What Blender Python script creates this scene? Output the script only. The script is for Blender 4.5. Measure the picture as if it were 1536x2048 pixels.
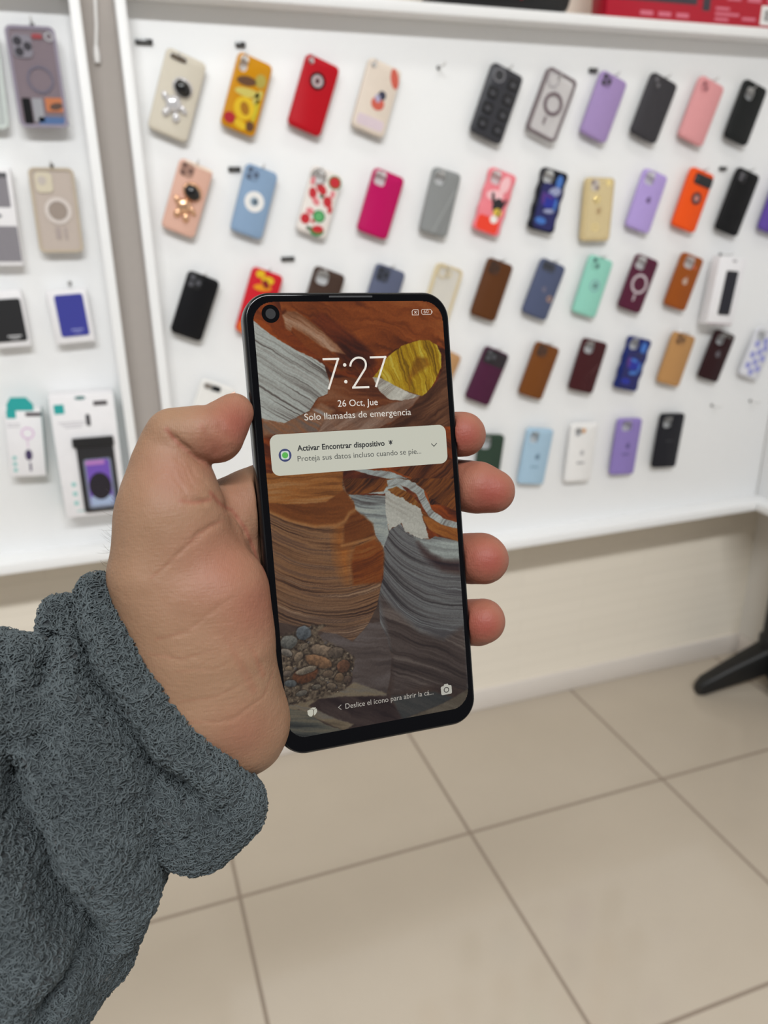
import bpy, bmesh, math, random
import numpy as np
from mathutils import Matrix, Vector

scene = bpy.context.scene
C = scene.collection
for o in list(bpy.data.objects):
    bpy.data.objects.remove(o)

# ------------------------------------------------------------------ camera, world, lights, exposure
CAM_MATRIX = [[0.943591, 0.128675, -0.305088, 0.0], [-0.330821, 0.327646, -0.884989, 0.0], [-0.013915, 0.935997, 0.351732, 1.5], [0.0, 0.0, 0.0, 1.0]]
LENS = 27.3636
FOCUS = 0.2799
cam_data = bpy.data.cameras.new('camera')
cam_data.sensor_fit = 'VERTICAL'
cam_data.sensor_height = 36.0
cam_data.sensor_width = 27.0
cam_data.lens = LENS
cam_data.clip_start = 0.01
cam_data.dof.use_dof = True
cam_data.dof.focus_distance = FOCUS
cam_data.dof.aperture_fstop = 12.5
cam = bpy.data.objects.new('camera', cam_data)
C.objects.link(cam)
cam.matrix_world = Matrix(CAM_MATRIX)
scene.camera = cam

scene.view_settings.view_transform = 'Standard'
scene.view_settings.look = 'None'
scene.view_settings.exposure = 0.0
scene.view_settings.gamma = 1.0
scene.view_settings.use_curve_mapping = False
scene.cycles.use_denoising = True
scene.cycles.max_bounces = 8

world = bpy.data.worlds.new('world')
scene.world = world
world.use_nodes = True
world.node_tree.nodes['Background'].inputs[0].default_value = (0.97, 0.985, 1.0, 1)
world.node_tree.nodes['Background'].inputs[1].default_value = 0.30

LAMPS = [  # main shop ceiling lamp, then two added unseen fill lamps: x, y, size x, size y, watts
    (-0.35, -1.75, 2.4, 0.30, 194.0),
    (-1.5, 0.3, 0.3, 1.6, 9.0),
    (1.1, 0.5, 1.2, 0.3, 5.0),
]
LAMP_Z = 3.75
for i, (x, y, sx, sy, w) in enumerate(LAMPS):
    ld = bpy.data.lights.new('ceiling_lamp', 'AREA')
    ld.shape = 'RECTANGLE'; ld.size = sx; ld.size_y = sy
    ld.energy = w; ld.color = (0.955, 0.985, 1.0)
    lo = bpy.data.objects.new('ceiling_lamp', ld)
    lo.location = (x, y, LAMP_Z - 0.03)
    C.objects.link(lo)

# ---- measurements (metres in the room; millimetres on the phone and hand)
PHONE_MATRIX = [[0.999202, 0.038551, 0.010493, 0.078637], [-0.001344, 0.294912, -0.955524, 0.249038], [-0.039931, 0.954746, 0.294728, 1.399009], [0.0, 0.0, 0.0, 1.0]]
DISPLAY = [(-33.64, 77.29), (35.77, 77.81), (35.56, -75.25), (-34.99, -74.04)]
RIM = [(-34.2, 5.89), (-26.84, 1.96), (-18.71, -0.61), (-10.74, -0.89), (-7.61, 0.28), (-5.56, 3.03), (-3.66, 3.74)]
RIM2 = [(-9.33, -8.38), (-4.17, -7.69), (3.05, -6.6)]
WALLPAPER = {'arc_white': [(-5.36, 20.79), (2.64, 17.89), (10.61, 16.65), (18.56, 13.13), (23.37, 8.85), (24.57, 3.33), (22.32, 3.53), (19.54, 9.17), (12.24, 13.33), (2.5, 16.14), (-4.02, 18.67)],
 'arc_white_low': [(-2.25, 10.37), (5.24, 11.81), (11.57, 12.79), (15.19, 10.72), (16.9, 8.19), (11.29, 9.25), (6.86, 8.73), (0.74, 9.54)],
 'band': [(9.21, 13.63), (13.01, 14.05), (18.0, 12.95), (22.24, 9.62), (24.48, 5.22), (26.12, 1.15), (30.45, -2.29), (35.92, -4.46), (35.75, -6.77), (29.61, -4.64), (24.65, -1.14), (22.37, 2.99), (20.77, 7.34),
          (16.53, 10.38), (12.84, 11.87), (9.65, 11.23)],
 'belowcard': [(-34.48, 19.38), (-6.7, 17.78), (-7.44, 14.92), (-7.25, 11.0), (-14.08, 7.45), (-25.39, 7.62), (-34.89, 9.03)],
 'boulder': [(25.65, 63.48), (29.49, 63.4), (32.46, 61.56), (34.14, 57.95), (33.58, 53.2), (30.21, 47.35), (27.4, 44.49), (25.05, 43.16), (21.02, 44.76), (14.28, 47.38), (7.08, 50.56), (9.8, 53.66), (13.23, 57.92),
             (19.17, 61.74)],
 'bouldercore': [(24.56, 57.61), (28.67, 56.91), (29.46, 54.52), (25.43, 52.27), (22.06, 50.03), (20.79, 45.95), (20.48, 50.08), (22.42, 54.73)],
 'boulderlow': [(6.79, 50.69), (10.14, 50.22), (14.32, 47.85), (20.38, 44.78), (24.61, 43.3), (21.47, 42.37), (16.99, 41.92), (12.64, 42.47), (8.87, 45.85)],
 'ceiling': [(-24.82, 78.9), (-5.14, 78.83), (37.14, 78.69), (37.06, 60.26), (25.01, 63.49), (19.18, 61.86), (12.66, 58.52), (10.53, 55.09), (2.39, 53.04), (-7.21, 53.35), (-15.95, 61.52), (-21.29, 66.67),
             (-23.82, 70.6)],
 'centre': [(-8.31, -43.21), (-5.02, -40.59), (-1.69, -37.47), (2.55, -37.46), (5.0, -43.82), (6.17, -50.65), (5.17, -57.77), (3.04, -64.71), (-9.86, -62.54), (-9.29, -55.45), (-8.26, -50.24), (-12.75, -45.4),
            (-22.57, -41.01), (-18.17, -38.13), (-13.49, -39.68)],
 'dark_arch': [(-7.06, 18.31), (-2.81, 18.58), (11.8, 15.73), (22.73, 8.91), (24.89, 3.3), (-6.25, 6.04), (-6.98, 11.92)],
 'darkstreak': [(-10.26, 73.79), (-5.78, 70.92), (0.98, 65.7), (7.77, 59.22), (8.68, 55.15), (3.6, 53.0), (-3.36, 56.66), (-6.61, 60.73), (-10.86, 66.48), (-14.0, 71.03)],
 'gap': [(-6.17, 9.72), (8.27, 8.03), (8.47, -0.52), (8.43, -5.87), (6.02, -10.98), (3.43, -5.96), (2.92, -2.95), (-0.47, 0.91), (-3.58, 4.12), (-4.21, 7.69)],
 'lowdark': [(2.59, -26.69), (9.24, -34.15), (17.52, -43.18), (27.02, -47.62), (35.32, -43.83), (36.2, -50.2), (35.82, -68.98), (22.45, -64.26), (5.59, -64.53), (6.05, -50.63), (5.05, -43.23)],
 'maroon': [(-22.51, -61.88), (-14.1, -62.12), (3.05, -64.59), (6.42, -70.17), (9.23, -75.26), (-4.15, -76.19), (-13.69, -72.05), (-21.69, -66.45)],
 'mid': [(-9.76, 51.16), (7.08, 50.56), (9.13, 45.25), (12.62, 42.18), (16.98, 41.69), (4.3, 38.78), (-4.91, 37.51), (-11.56, 36.42), (-17.16, 32.75), (-17.13, 40.12), (-13.56, 44.38), (-10.25, 45.21)],
 'orangeband': [(22.23, 1.2), (26.5, -2.52), (30.9, -5.07), (35.75, -6.77), (35.86, -11.57), (29.29, -8.88), (24.3, -5.65), (22.6, -2.46)],
 'orangeinner': [(9.25, 10.08), (12.77, 10.98), (17.64, 8.2), (21.78, 3.65), (22.37, -1.23), (19.04, 1.49), (14.87, 5.45)],
 'palestrata': [(18.42, -8.26), (24.27, -9.88), (36.34, -11.64), (35.82, -18.57), (29.19, -17.58), (23.92, -14.44), (20.91, -11.06)],
 'rightfan': [(11.89, 16.91), (20.27, 18.68), (36.61, 19.34), (37.99, 2.15), (25.54, 3.24), (24.06, 9.4), (18.61, 13.73)],
 'rightwall': [(36.4, 60.28), (33.81, 52.0), (30.16, 46.76), (24.6, 43.18), (20.56, 38.87), (12.6, 33.97), (6.86, 32.24), (38.84, 31.33)],
 'rubble': [(-34.25, -37.58), (-28.67, -36.64), (-22.09, -35.24), (-17.37, -35.6), (-21.21, -38.87), (-16.18, -43.12), (-11.55, -45.58), (-7.86, -49.11), (-9.29, -55.45), (-12.73, -60.26), (-22.51, -61.88),
            (-34.89, -62.39)],
 'sand': [(-34.29, -62.2), (-22.43, -61.0), (-12.71, -59.97), (-8.88, -57.91), (3.09, -64.11), (3.02, -65.01), (-14.13, -62.41), (-22.51, -61.88), (-26.23, -63.89), (-15.99, -70.44), (-10.11, -73.29), (-13.93, -75.0),
          (-21.98, -69.96), (-29.81, -64.44), (-35.13, -65.26)],
 'slab': [(-34.94, 71.84), (-28.69, 66.52), (-20.6, 61.19), (-13.35, 57.62), (-10.59, 55.45), (-9.15, 50.0), (-10.23, 45.49), (-13.85, 44.4), (-17.13, 40.12), (-21.36, 38.19), (-26.71, 36.11), (-34.46, 38.2),
          (-35.51, 52.08)],
 'slablow': [(-34.32, 39.86), (-26.62, 37.22), (-21.35, 38.36), (-16.55, 40.09), (-12.86, 42.19), (-8.32, 39.69), (-13.51, 34.25), (-14.87, 32.04), (-34.42, 32.07)],
 'snow': [(8.27, 9.57), (12.52, 7.74), (18.58, 3.93), (21.67, 2.33), (22.87, -3.09), (24.0, -9.56), (19.56, -8.32), (15.27, -5.84), (13.3, -2.47), (10.99, -3.74), (8.71, -4.71), (7.98, 1.9)],
 'strata': [(8.09, -4.65), (10.99, -3.74), (13.3, -2.47), (15.27, -5.84), (19.56, -8.32), (24.0, -9.62), (26.69, -8.62), (35.87, -11.39), (36.2, -68.41), (21.89, -62.93), (10.26, -53.71), (5.61, -48.14), (2.63, -38.07),
            (2.85, -27.32), (5.18, -21.63), (6.02, -10.98)],
 'stratadark': [(19.35, -10.13), (23.9, -14.69), (29.18, -17.83), (36.06, -19.12), (35.98, -24.04), (28.32, -21.85), (23.15, -17.42), (20.68, -14.08)],
 'streak': [(-24.18, 73.09), (-22.34, 74.57), (-18.95, 74.1), (-12.39, 69.32), (-5.83, 62.99), (-2.55, 59.21), (-7.84, 60.19), (-12.34, 62.85), (-16.16, 66.02), (-20.81, 69.0), (-21.79, 67.51), (-23.15, 68.37)],
 'stripes': [(-34.94, -62.96), (-27.54, -65.42), (-20.89, -71.34), (-13.93, -75.0), (-22.55, -76.97), (-35.42, -75.72)],
 'tan': [(8.61, -74.97), (25.19, -71.69), (36.97, -67.28), (36.27, -76.64), (21.46, -77.15), (2.1, -76.73)],
 'teal': [(4.87, -65.63), (21.61, -66.6), (29.32, -70.08), (25.18, -71.88), (8.61, -74.97), (6.42, -70.17)],
 'topright': [(-7.21, 15.49), (36.17, 12.14), (36.25, -0.07), (30.16, 2.61), (25.82, 5.71), (23.47, 8.92), (20.46, 11.56), (16.11, 13.1), (12.91, 12.75), (9.03, 11.28), (7.65, 9.62), (-3.46, 9.37), (-6.13, 10.18)],
 'wall': [(-35.0, 17.64), (-7.21, 15.49), (-6.38, 10.78), (-3.65, 7.05), (-3.63, 3.54), (-0.47, 0.91), (2.92, -2.95), (3.3, -5.95), (6.02, -10.98), (5.06, -19.22), (3.57, -26.21), (1.86, -31.97), (-1.69, -37.47),
          (-4.37, -40.08), (-8.31, -43.21), (-13.49, -39.68), (-22.26, -37.26), (-34.67, -32.35)],
 'wallbright': [(-10.78, -1.38), (-7.4, -0.23), (-8.53, -7.97), (-4.7, -7.88), (-5.48, -11.26), (-6.72, -17.05), (-8.38, -21.8), (-10.16, -18.62), (-11.77, -13.52), (-12.22, -6.61)],
 'walldark': [(-7.98, -1.16), (-5.9, 2.57), (-3.66, 3.74), (-0.34, 1.56), (2.77, -1.7), (3.09, -6.2), (-4.16, -7.54), (-8.7, -8.2)],
 'walldark2': [(-5.48, -11.26), (-4.27, -8.92), (3.03, -6.95), (5.61, -10.06), (6.11, -13.01), (5.1, -20.41), (3.93, -23.28), (-6.43, -23.02), (-6.49, -16.09)],
 'walltop': [(-34.88, 9.12), (-25.38, 7.72), (-14.06, 7.69), (-7.13, 11.24), (-5.84, 9.66), (-3.5, 5.79), (-3.66, 3.74), (-5.61, 3.03), (-7.61, 0.28), (-10.74, -0.89), (-18.71, -0.61), (-26.83, 2.01), (-34.2, 5.89)],
 'wedge': [(24.61, 43.3), (21.26, 39.72), (15.91, 36.15), (12.62, 34.26), (6.86, 32.24), (-14.85, 32.33), (-12.15, 36.46), (-4.89, 37.8), (4.33, 39.07), (13.8, 41.25), (18.91, 42.19)]}
STONES = [((-25.83, -37.63), 3.0, 2.7, 0, (104, 109, 112)), ((-31.28, -40.03), 3.3, 2.52, 0, (120, 118, 110)), ((-19.33, -45.01), 5.1, 2.16, -22, (150, 128, 105)), ((-21.41, -48.51), 5.4, 2.28, -25, (150, 112, 80)),
 ((-12.35, -51.69), 2.7, 2.52, 20, (116, 80, 58)), ((-26.49, -52.7), 5.1, 2.88, 8, (122, 76, 48)), ((-26.05, -51.01), 4.2, 1.32, 8, (150, 135, 115)), ((-32.45, -43.62), 2.4, 1.32, -30, (135, 125, 112)),
 ((-32.07, -49.48), 1.5, 1.08, 0, (140, 120, 95)), ((-32.78, -51.11), 1.68, 1.2, 0, (120, 105, 90)), ((-11.22, -56.63), 1.68, 1.44, 0, (105, 85, 70)), ((-31.92, -54.73), 2.4, 1.32, -10, (100, 103, 102)),
 ((-14.18, -55.56), 1.8, 1.8, 0, (125, 100, 75)), ((-14.63, -46.3), 3.0, 2.1, 0, (110, 95, 80)), ((-25.63, -42.32), 1.44, 1.08, 20, (125, 110, 92)), ((-28.26, -45.71), 2.16, 1.44, 40, (140, 120, 98)),
 ((-18.23, -53.43), 2.16, 1.2, 0, (120, 100, 80)), ((-22.74, -57.42), 1.8, 0.96, 0, (120, 110, 95)), ((-28.18, -58.86), 2.16, 1.08, 5, (120, 112, 100)), ((-17.4, -58.0), 1.8, 1.2, -15, (130, 112, 92))]
CLOCK = [[(-11.12, 57.62), (-5.38, 57.57), (-9.8, 47.07)],
 [(-1.23, 54.76), (-0.97, 55.73), (-0.48, 56.57), (0.62, 57.46), (2.04, 57.82), (3.47, 57.49), (4.38, 56.6), (4.65, 55.39), (4.36, 54.12), (3.6, 53.0), (-0.68, 47.33), (5.29, 47.27)],
 [(6.31, 57.76), (12.29, 57.77), (7.74, 47.17)]]
CLOCK_DOTS = [(-3.22, 55.39), (-3.28, 49.5)]
TEXTS = [('date_text', '26 Oct, Jue', [(-6.86, 40.82), (8.03, 40.76)], 2.42, (222, 216, 208), 0), ('carrier_text', 'Solo llamadas de emergencia', [(-19.28, 36.66), (20.51, 36.56)], 2.42, (214, 208, 198), 0),
 ('notification_title', 'Activar Encontrar dispositivo', [(-22.76, 26.22), (9.48, 26.04)], 2.0, (42, 44, 44), 0.05),
 ('notification_message', 'Proteja sus datos incluso cuando se pie...', [(-22.89, 22.6), (23.38, 22.29)], 2.0, (66, 68, 66), 0), ('battery_percent', '60', [(28.31, 73.14), (30.25, 73.24)], 1.2, (205, 190, 180), 0),
 ('camera_hint_text', 'Deslice el ícono para abrir la cá...', [(-12.8, -67.12), (21.4, -67.56)], 1.95, (165, 160, 152), 0)]
CARD = [(-31.87, 32.2), (33.98, 32.5), (33.55, 18.22), (-32.4, 17.93)]
ICONS = {'app': (-27.18, 25.05),
 'arrow': [(-14.24, -65.37), (-15.4, -66.13), (-14.39, -67.14)],
 'battery': [(27.46, 74.56), (31.37, 72.76)],
 'bell': (11.81, 27.07),
 'camera': [(24.53, -64.73), (28.9, -68.57)],
 'chevron': [(27.64, 25.66), (28.6, 24.58), (29.86, 25.71)],
 'leaf': (-25.07, -66.27),
 'punch': (-28.15, 73.52),
 'sim': [(23.76, 74.47), (26.16, 72.58)]}
HAND = {'forearm': [(-55.89, -62.88, -10.0, 17.71), (-75.68, -81.98, -24.0, 16.83), (-103.71, -106.48, -26.0, 18.9), (-132.09, -130.43, -26.0, 22.46)],
 'index': [(-25.94, 13.63, -20.0, 9.77), (15.26, 24.03, -23.0, 9.24), (40.77, 29.02, -17.0, 8.75), (43.22, 28.38, -5.0, 8.47)],
 'middle': [(-22.85, 0.14, -22.0, 10.25), (16.2, 5.25, -24.0, 10.27), (42.98, 9.46, -18.0, 10.0), (48.07, 7.73, -6.0, 10.11), (52.87, 6.01, -3.0, 8.54)],
 'palm': [(-54.05, -4.37, -12.0, 14.46), (-44.76, -25.76, -16.0, 15.78), (-40.51, -61.64, -16.0, 14.33), (-32.28, -66.54, -22.0, 13.75)],
 'palm2': [(-49.83, 4.1, -12.0, 11.56), (-26.48, 7.14, -20.0, 11.65), (-16.84, -26.6, -24.0, 12.79), (-23.12, -54.93, -24.0, 12.19)],
 'palm3': [(-50.37, 5.92, -12.0, 10.83), (-38.18, 10.49, -15.0, 11.0), (-23.98, 14.41, -20.0, 10.91)],
 'pinky': [(-23.94, -36.01, -22.0, 9.64), (15.88, -43.42, -22.0, 9.21), (37.52, -45.4, -15.0, 8.85), (44.21, -44.56, -6.0, 9.09), (45.18, -43.59, -3.0, 8.63)],
 'ring': [(-22.44, -17.99, -22.0, 10.32), (16.34, -19.68, -24.0, 9.95), (40.31, -20.07, -17.0, 9.82), (47.06, -19.7, -5.0, 9.95), (47.34, -19.94, -3.0, 9.51)],
 'thenar': [(-67.72, 8.04, 1.0, 14.73), (-72.61, -11.5, -0.0, 16.58), (-62.85, -56.46, -4.0, 19.03), (-51.21, -66.75, -8.0, 16.39)],
 'thenar2': [(-59.14, -9.69, 0.0, 15.24), (-55.62, -20.06, 2.0, 18.68), (-55.01, -37.42, 1.0, 18.79), (-54.08, -55.92, -3.0, 18.1), (-49.86, -67.35, -8.0, 16.78)],
 'thumb_base': [(-67.69, 11.33, -0.0, 13.74), (-67.47, 24.57, 0.0, 10.65), (-64.48, 32.96, 0.0, 8.6)],
 'thumb_base2': [(-65.64, 6.19, 1.0, 14.4), (-63.51, 19.29, 1.0, 10.62), (-64.8, 29.34, -0.0, 8.94)],
 'thumb_tip': [(-64.06, 34.41, 3.0, 8.51), (-55.79, 33.97, 5.0, 9.31), (-50.85, 33.57, 4.0, 9.71), (-43.44, 40.47, -0.0, 6.6)]}
CREASES = [([(-66.61, 35.54), (-63.86, 31.54), (-59.83, 27.41), (-54.44, 23.46)], 0.9, 1.0), ([(-54.9, 14.51), (-51.7, 10.47), (-47.04, 7.74), (-42.69, 0.66), (-39.72, -7.71), (-38.62, -14.59)], 0.8, 1.2),
 ([(-75.65, -10.23), (-67.32, -3.88), (-61.48, -0.42), (-56.9, 2.73), (-53.44, 5.35)], 0.25, 0.6), ([(-63.56, -0.53), (-60.5, 1.77), (-55.48, 4.23), (-51.35, 5.16)], 0.4, 0.8),
 ([(-75.85, -29.68), (-66.28, -27.75), (-57.79, -22.28), (-50.92, -18.15)], 0.2, 0.7), ([(-77.84, -34.61), (-68.63, -36.49), (-58.87, -34.61)], 0.16, 0.6),
 ([(-48.8, -31.87), (-46.01, -38.19), (-43.33, -46.27)], 0.3, 1.6), ([(-56.62, -27.43), (-51.15, -39.96), (-47.08, -50.79)], 0.25, 2.2),
 ([(-69.86, -50.36), (-60.24, -50.3), (-50.09, -46.9), (-41.52, -44.84)], 0.14, 0.6), ([(-67.31, -57.46), (-56.06, -58.61), (-43.98, -53.87), (-39.14, -46.93)], 0.22, 0.7),
 ([(-70.55, -40.32), (-59.4, -40.72), (-51.01, -38.29)], 0.12, 0.5), ([(-55.92, 35.74), (-53.56, 29.92), (-52.06, 24.93)], 0.45, 2.2), ([(-50.73, 36.59), (-47.96, 31.2), (-46.69, 27.02)], 0.4, 2.0),
 ([(-65.31, 27.46), (-61.21, 20.71), (-60.13, 14.95)], 0.18, 0.5), ([(-64.82, 24.21), (-61.89, 18.34), (-57.76, 14.75)], 0.16, 0.5), ([(-62.02, 24.01), (-57.65, 19.63), (-55.17, 16.99)], 0.2, 0.5),
 ([(-67.14, 24.37), (-63.27, 15.21), (-62.53, 11.09)], 0.14, 0.5), ([(-65.04, 12.93), (-60.4, 11.88), (-55.09, 12.4)], 0.5, 1.1)]
BLUSH = [((-44.18, 36.11), 10.8, 0.8), ((-51.43, 28.27), 9.0, 0.6), ((-64.91, 21.02), 10.8, 0.35), ((-53.1, -9.87), 16.2, 0.45), ((-44.21, -22.79), 14.4, 0.5), ((-44.67, 11.11), 10.8, 0.3), ((40.2, 27.79), 10.8, 1.0),
 ((48.82, 5.86), 12.6, 1.0), ((44.92, -19.1), 11.7, 1.0), ((42.11, -43.33), 10.8, 1.0), ((-51.17, -64.64), 10.8, 0.35)]
NAIL = [(-51.0, 43.14, -5.0, 2.82), (-41.67, 47.27, -6.0, 2.49)]
SLEEVE = {'body': [(-73.57, -61.81, -14.0, 34.78), (-102.41, -79.38, -14.0, 40.67), (-130.08, -95.78, -12.0, 52.63), (-158.33, -113.29, -8.0, 66.33)],
 'body2': [(-93.3, -59.21, -14.0, 26.27), (-113.52, -63.33, -14.0, 32.56), (-137.79, -68.92, -12.0, 45.93)],
 'cuff': [(-91.88, -16.12, -5.0, 6.35), (-90.83, -29.92, 4.0, 7.57), (-85.38, -46.67, 9.0, 8.56), (-75.9, -63.26, 11.0, 9.68), (-64.59, -80.33, 9.0, 11.4), (-58.32, -92.08, 3.0, 12.2)],
 'cuffback': [(-58.53, -92.09, 2.0, 12.24), (-58.98, -102.15, -28.0, 14.8), (-78.77, -61.83, -34.0, 14.42), (-93.3, -29.97, -26.0, 10.51), (-91.88, -16.12, -5.0, 6.35)],
 'fold': [(-104.26, -21.96, -8.0, 6.45), (-104.07, -36.45, 2.0, 8.73), (-100.52, -51.86, 7.0, 10.42), (-93.08, -68.41, 10.0, 12.58), (-82.47, -86.14, 8.0, 14.02), (-72.0, -97.81, 2.0, 11.55)],
 'fold2': [(-120.05, -34.86, -2.0, 9.97), (-117.64, -50.39, 7.0, 13.61), (-111.05, -68.45, 13.0, 15.98), (-101.42, -88.62, 15.0, 18.55), (-95.06, -109.75, 8.0, 13.41), (-97.48, -124.1, 2.0, 9.7)],
 'fold3': [(-135.86, -56.0, 8.0, 22.97), (-129.54, -89.15, 13.0, 21.25), (-122.89, -113.67, 14.0, 19.49), (-120.72, -136.35, 8.0, 13.71)],
 'lobe': [(-58.94, -92.87, 2.0, 12.62), (-67.12, -100.67, -0.0, 12.81), (-74.75, -97.19, -0.0, 11.24)],
 'under': [(-94.3, -115.01, -16.0, 15.11), (-106.2, -138.47, -12.0, 14.46), (-122.14, -145.86, -6.0, 12.4)]}
VALLEYS = []
FOLDS = [([(-99.09, -20.32), (-98.17, -28.86), (-97.0, -36.55), (-93.9, -45.57), (-88.42, -56.73), (-78.88, -71.84), (-69.08, -82.77), (-62.08, -88.63)], 12.5, 3.6),
 ([(-122.92, -54.09), (-120.66, -67.62), (-117.49, -82.32), (-113.03, -94.71), (-107.63, -112.06), (-104.28, -123.17), (-102.29, -130.26)], 19, 5.0),
 ([(-106.46, -23.32), (-107.29, -30.6), (-109.67, -39.49), (-110.92, -43.92)], 10, 3.6), ([(-113.75, -47.3), (-109.96, -63.56), (-105.88, -77.8), (-103.49, -86.29)], 6, 6.5),
 ([(-123.57, -32.66), (-119.98, -34.75), (-118.15, -38.4)], 7, 3.2), ([(-80.21, -103.99), (-80.93, -94.72), (-82.78, -81.16), (-84.45, -72.67)], 6, 7.5),
 ([(-121.2, -140.84), (-116.31, -131.06), (-109.95, -124.5), (-96.85, -126.23)], 8, 3.2), ([(-94.15, -72.3), (-89.01, -89.58), (-87.2, -103.11)], 3.5, 8)]
CUFF_LINE = [(-88.87, -9.59, 0.0), (-51.85, -81.02, -0.0)]
CASES = {'amber': [0.3296, 1.7415, 0.0725, 0.1419, -0.3549],
 'beige_astronaut': [0.1904, 1.7363, 0.079, 0.153, -0.3633],
 'beige_ring': [-0.0652, 1.5252, 0.0857, 0.1585, -0.0109],
 'black_row2': [1.6138, 1.5296, 0.0767, 0.1586, -0.3189],
 'black_row3': [0.1858, 1.3288, 0.0672, 0.1372, -0.3996],
 'black_row5': [1.4816, 0.8928, 0.0808, 0.1593, -0.08],
 'black_square': [0.8977, 1.7412, 0.0827, 0.15, -0.3619],
 'black_top': [1.6017, 1.7406, 0.0762, 0.1389, -0.3187],
 'blue': [1.3337, 1.1233, 0.0765, 0.1416, -0.2503],
 'brown': [0.9012, 1.3346, 0.0706, 0.1405, -0.3402],
 'brown_hidden': [0.4691, 1.3266, 0.074, 0.1431, -0.3651],
 'burgundy': [1.1927, 1.1276, 0.0766, 0.1357, -0.2706],
 'burgundy_ring': [1.3269, 1.3328, 0.0723, 0.1395, -0.3311],
 'caramel': [1.4713, 1.3325, 0.0722, 0.1404, -0.3147],
 'charcoal': [1.3229, 1.7433, 0.0794, 0.1406, -0.3539],
 'chestnut': [1.0456, 1.1256, 0.0721, 0.1403, -0.3473],
 'clear_box': [-0.0632, 1.7569, 0.0882, 0.1706, 0.0081],
 'clear_ring': [1.0386, 1.7426, 0.0837, 0.1401, -0.3761],
 'clear_sliver': [-0.1636, 1.7537, 0.0815, 0.1641, -0.0403],
 'cream_bee': [0.61, 1.7441, 0.0775, 0.139, -0.3307],
 'dark_logo': [1.6135, 1.1255, 0.072, 0.1372, -0.3195],
 'gold': [1.1845, 1.5152, 0.0836, 0.147, -0.0181],
 'gold_clear': [0.7662, 1.3248, 0.0704, 0.1457, -0.3298],
 'green': [0.9082, 0.891, 0.0725, 0.1557, -0.116],
 'grey': [0.7615, 1.5343, 0.0695, 0.1417, -0.2563],
 'light_blue': [1.0491, 0.8935, 0.0798, 0.156, -0.1532],
 'lilac_logo': [1.3277, 1.5336, 0.0734, 0.142, -0.3004],
 'lilac_top': [1.1801, 1.7422, 0.0762, 0.1411, -0.3513],
 'magenta': [0.6162, 1.5323, 0.0749, 0.1384, -0.3376],
 'mint': [1.188, 1.3315, 0.0713, 0.1461, -0.295],
 'navy': [1.0438, 1.5366, 0.0739, 0.1402, -0.2399],
 'orange': [1.4699, 1.5353, 0.0762, 0.1461, -0.3008],
 'pale_blue': [0.3301, 1.539, 0.0701, 0.14, -0.3344],
 'pink': [1.4637, 1.7403, 0.0787, 0.1438, -0.341],
 'pink_red': [0.9004, 1.534, 0.0733, 0.1422, -0.311],
 'plum': [0.8962, 1.123, 0.072, 0.1396, -0.413],
 'purple': [1.338, 0.8903, 0.0784, 0.1626, -0.0741],
 'red': [0.4707, 1.7447, 0.0747, 0.1414, -0.36],
 'red_yellow': [0.3262, 1.3287, 0.071, 0.146, -0.3649],
 'rose_astronaut': [0.1912, 1.546, 0.0681, 0.1425, -0.3825],
 'slate': [1.0462, 1.3297, 0.0733, 0.1389, -0.37],
 'slate_hidden': [0.6159, 1.3266, 0.0749, 0.1454, -0.3494],
 'tan': [1.4759, 1.1258, 0.0761, 0.1422, -0.2812],
 'tan_hidden': [0.7627, 1.131, 0.0661, 0.1328, -0.4531],
 'violet_edge': [1.7562, 1.5247, 0.0824, 0.1524, -0.2856],
 'watermelon': [0.4733, 1.5366, 0.0694, 0.132, -0.3404],
 'white': [1.1912, 0.8889, 0.0849, 0.166, -0.0611],
 'white_blue': [1.7599, 1.1221, 0.0742, 0.1401, -0.3214],
 'white_thumb': [0.1922, 1.0863, 0.1076, 0.1823, -0.4038]}
BOXES = {'black_wallet': [-0.1874, 1.3218, 0.0676, 0.1115, 0.0218, 1.77],
 'blue_wallet': [-0.0676, 1.3214, 0.0764, 0.1074, 0.0428, 1.77],
 'grey_pack': [-0.1736, 1.5136, 0.069, 0.1785, -0.0217, 1.77],
 'pouch_pack': [-0.0726, 1.0286, 0.1293, 0.2685, -0.0143, 1.74],
 'strap_pack': [-0.1948, 1.0672, 0.0705, 0.1477, -0.0774, 1.76],
 'white_box': [1.592, 1.3044, 0.0908, 0.1765, -0.1078, 1.75]}
TAGS = [((0.1389, 1.8307), 0.033), ((0.3275, 1.8346), 0.02), ((1.1563, 1.8211), 0.022), ((0.4009, 1.4206), 0.03), ((0.2968, 1.6039), 0.026), ((1.5687, 1.6118), 0.022)]
TAG_LABELS = ['black price tag strip at the upper left corner of the white board', 'small black tag above the amber and yellow case', 'small black tag left of the lilac case on the top row',
 'black tag strip above the red and yellow case', 'black tag left of the pale blue case with a white ring', 'small black tag left of the black case at the end of the second row']
HOOKS = [(0.7623, 1.8114), (1.6388, 0.9781), (1.7789, 0.9792)]
HOOK_LABELS = ['empty peg in the gap on the top row of the white board', 'left of two empty pegs low on the right of the board', 'right of two empty pegs low on the right of the board']
FOOT = [(1.7006, 1.7593), (2.0234, 1.779), (2.09, 1.8062)]
SHELFTHINGS = {'black': [(0.7504, 1.9246), (1.0681, 1.9286)], 'red': [(1.1176, 1.9238), (1.1554, 1.9259), (1.6178, 1.9239)]}
CABLE = [(0.0587, 1.9019), (0.0547, 1.853), (0.0493, 1.8197), (0.048, 1.7903)]
STAND_HUB = (1.9496, 1.7167)
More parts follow.
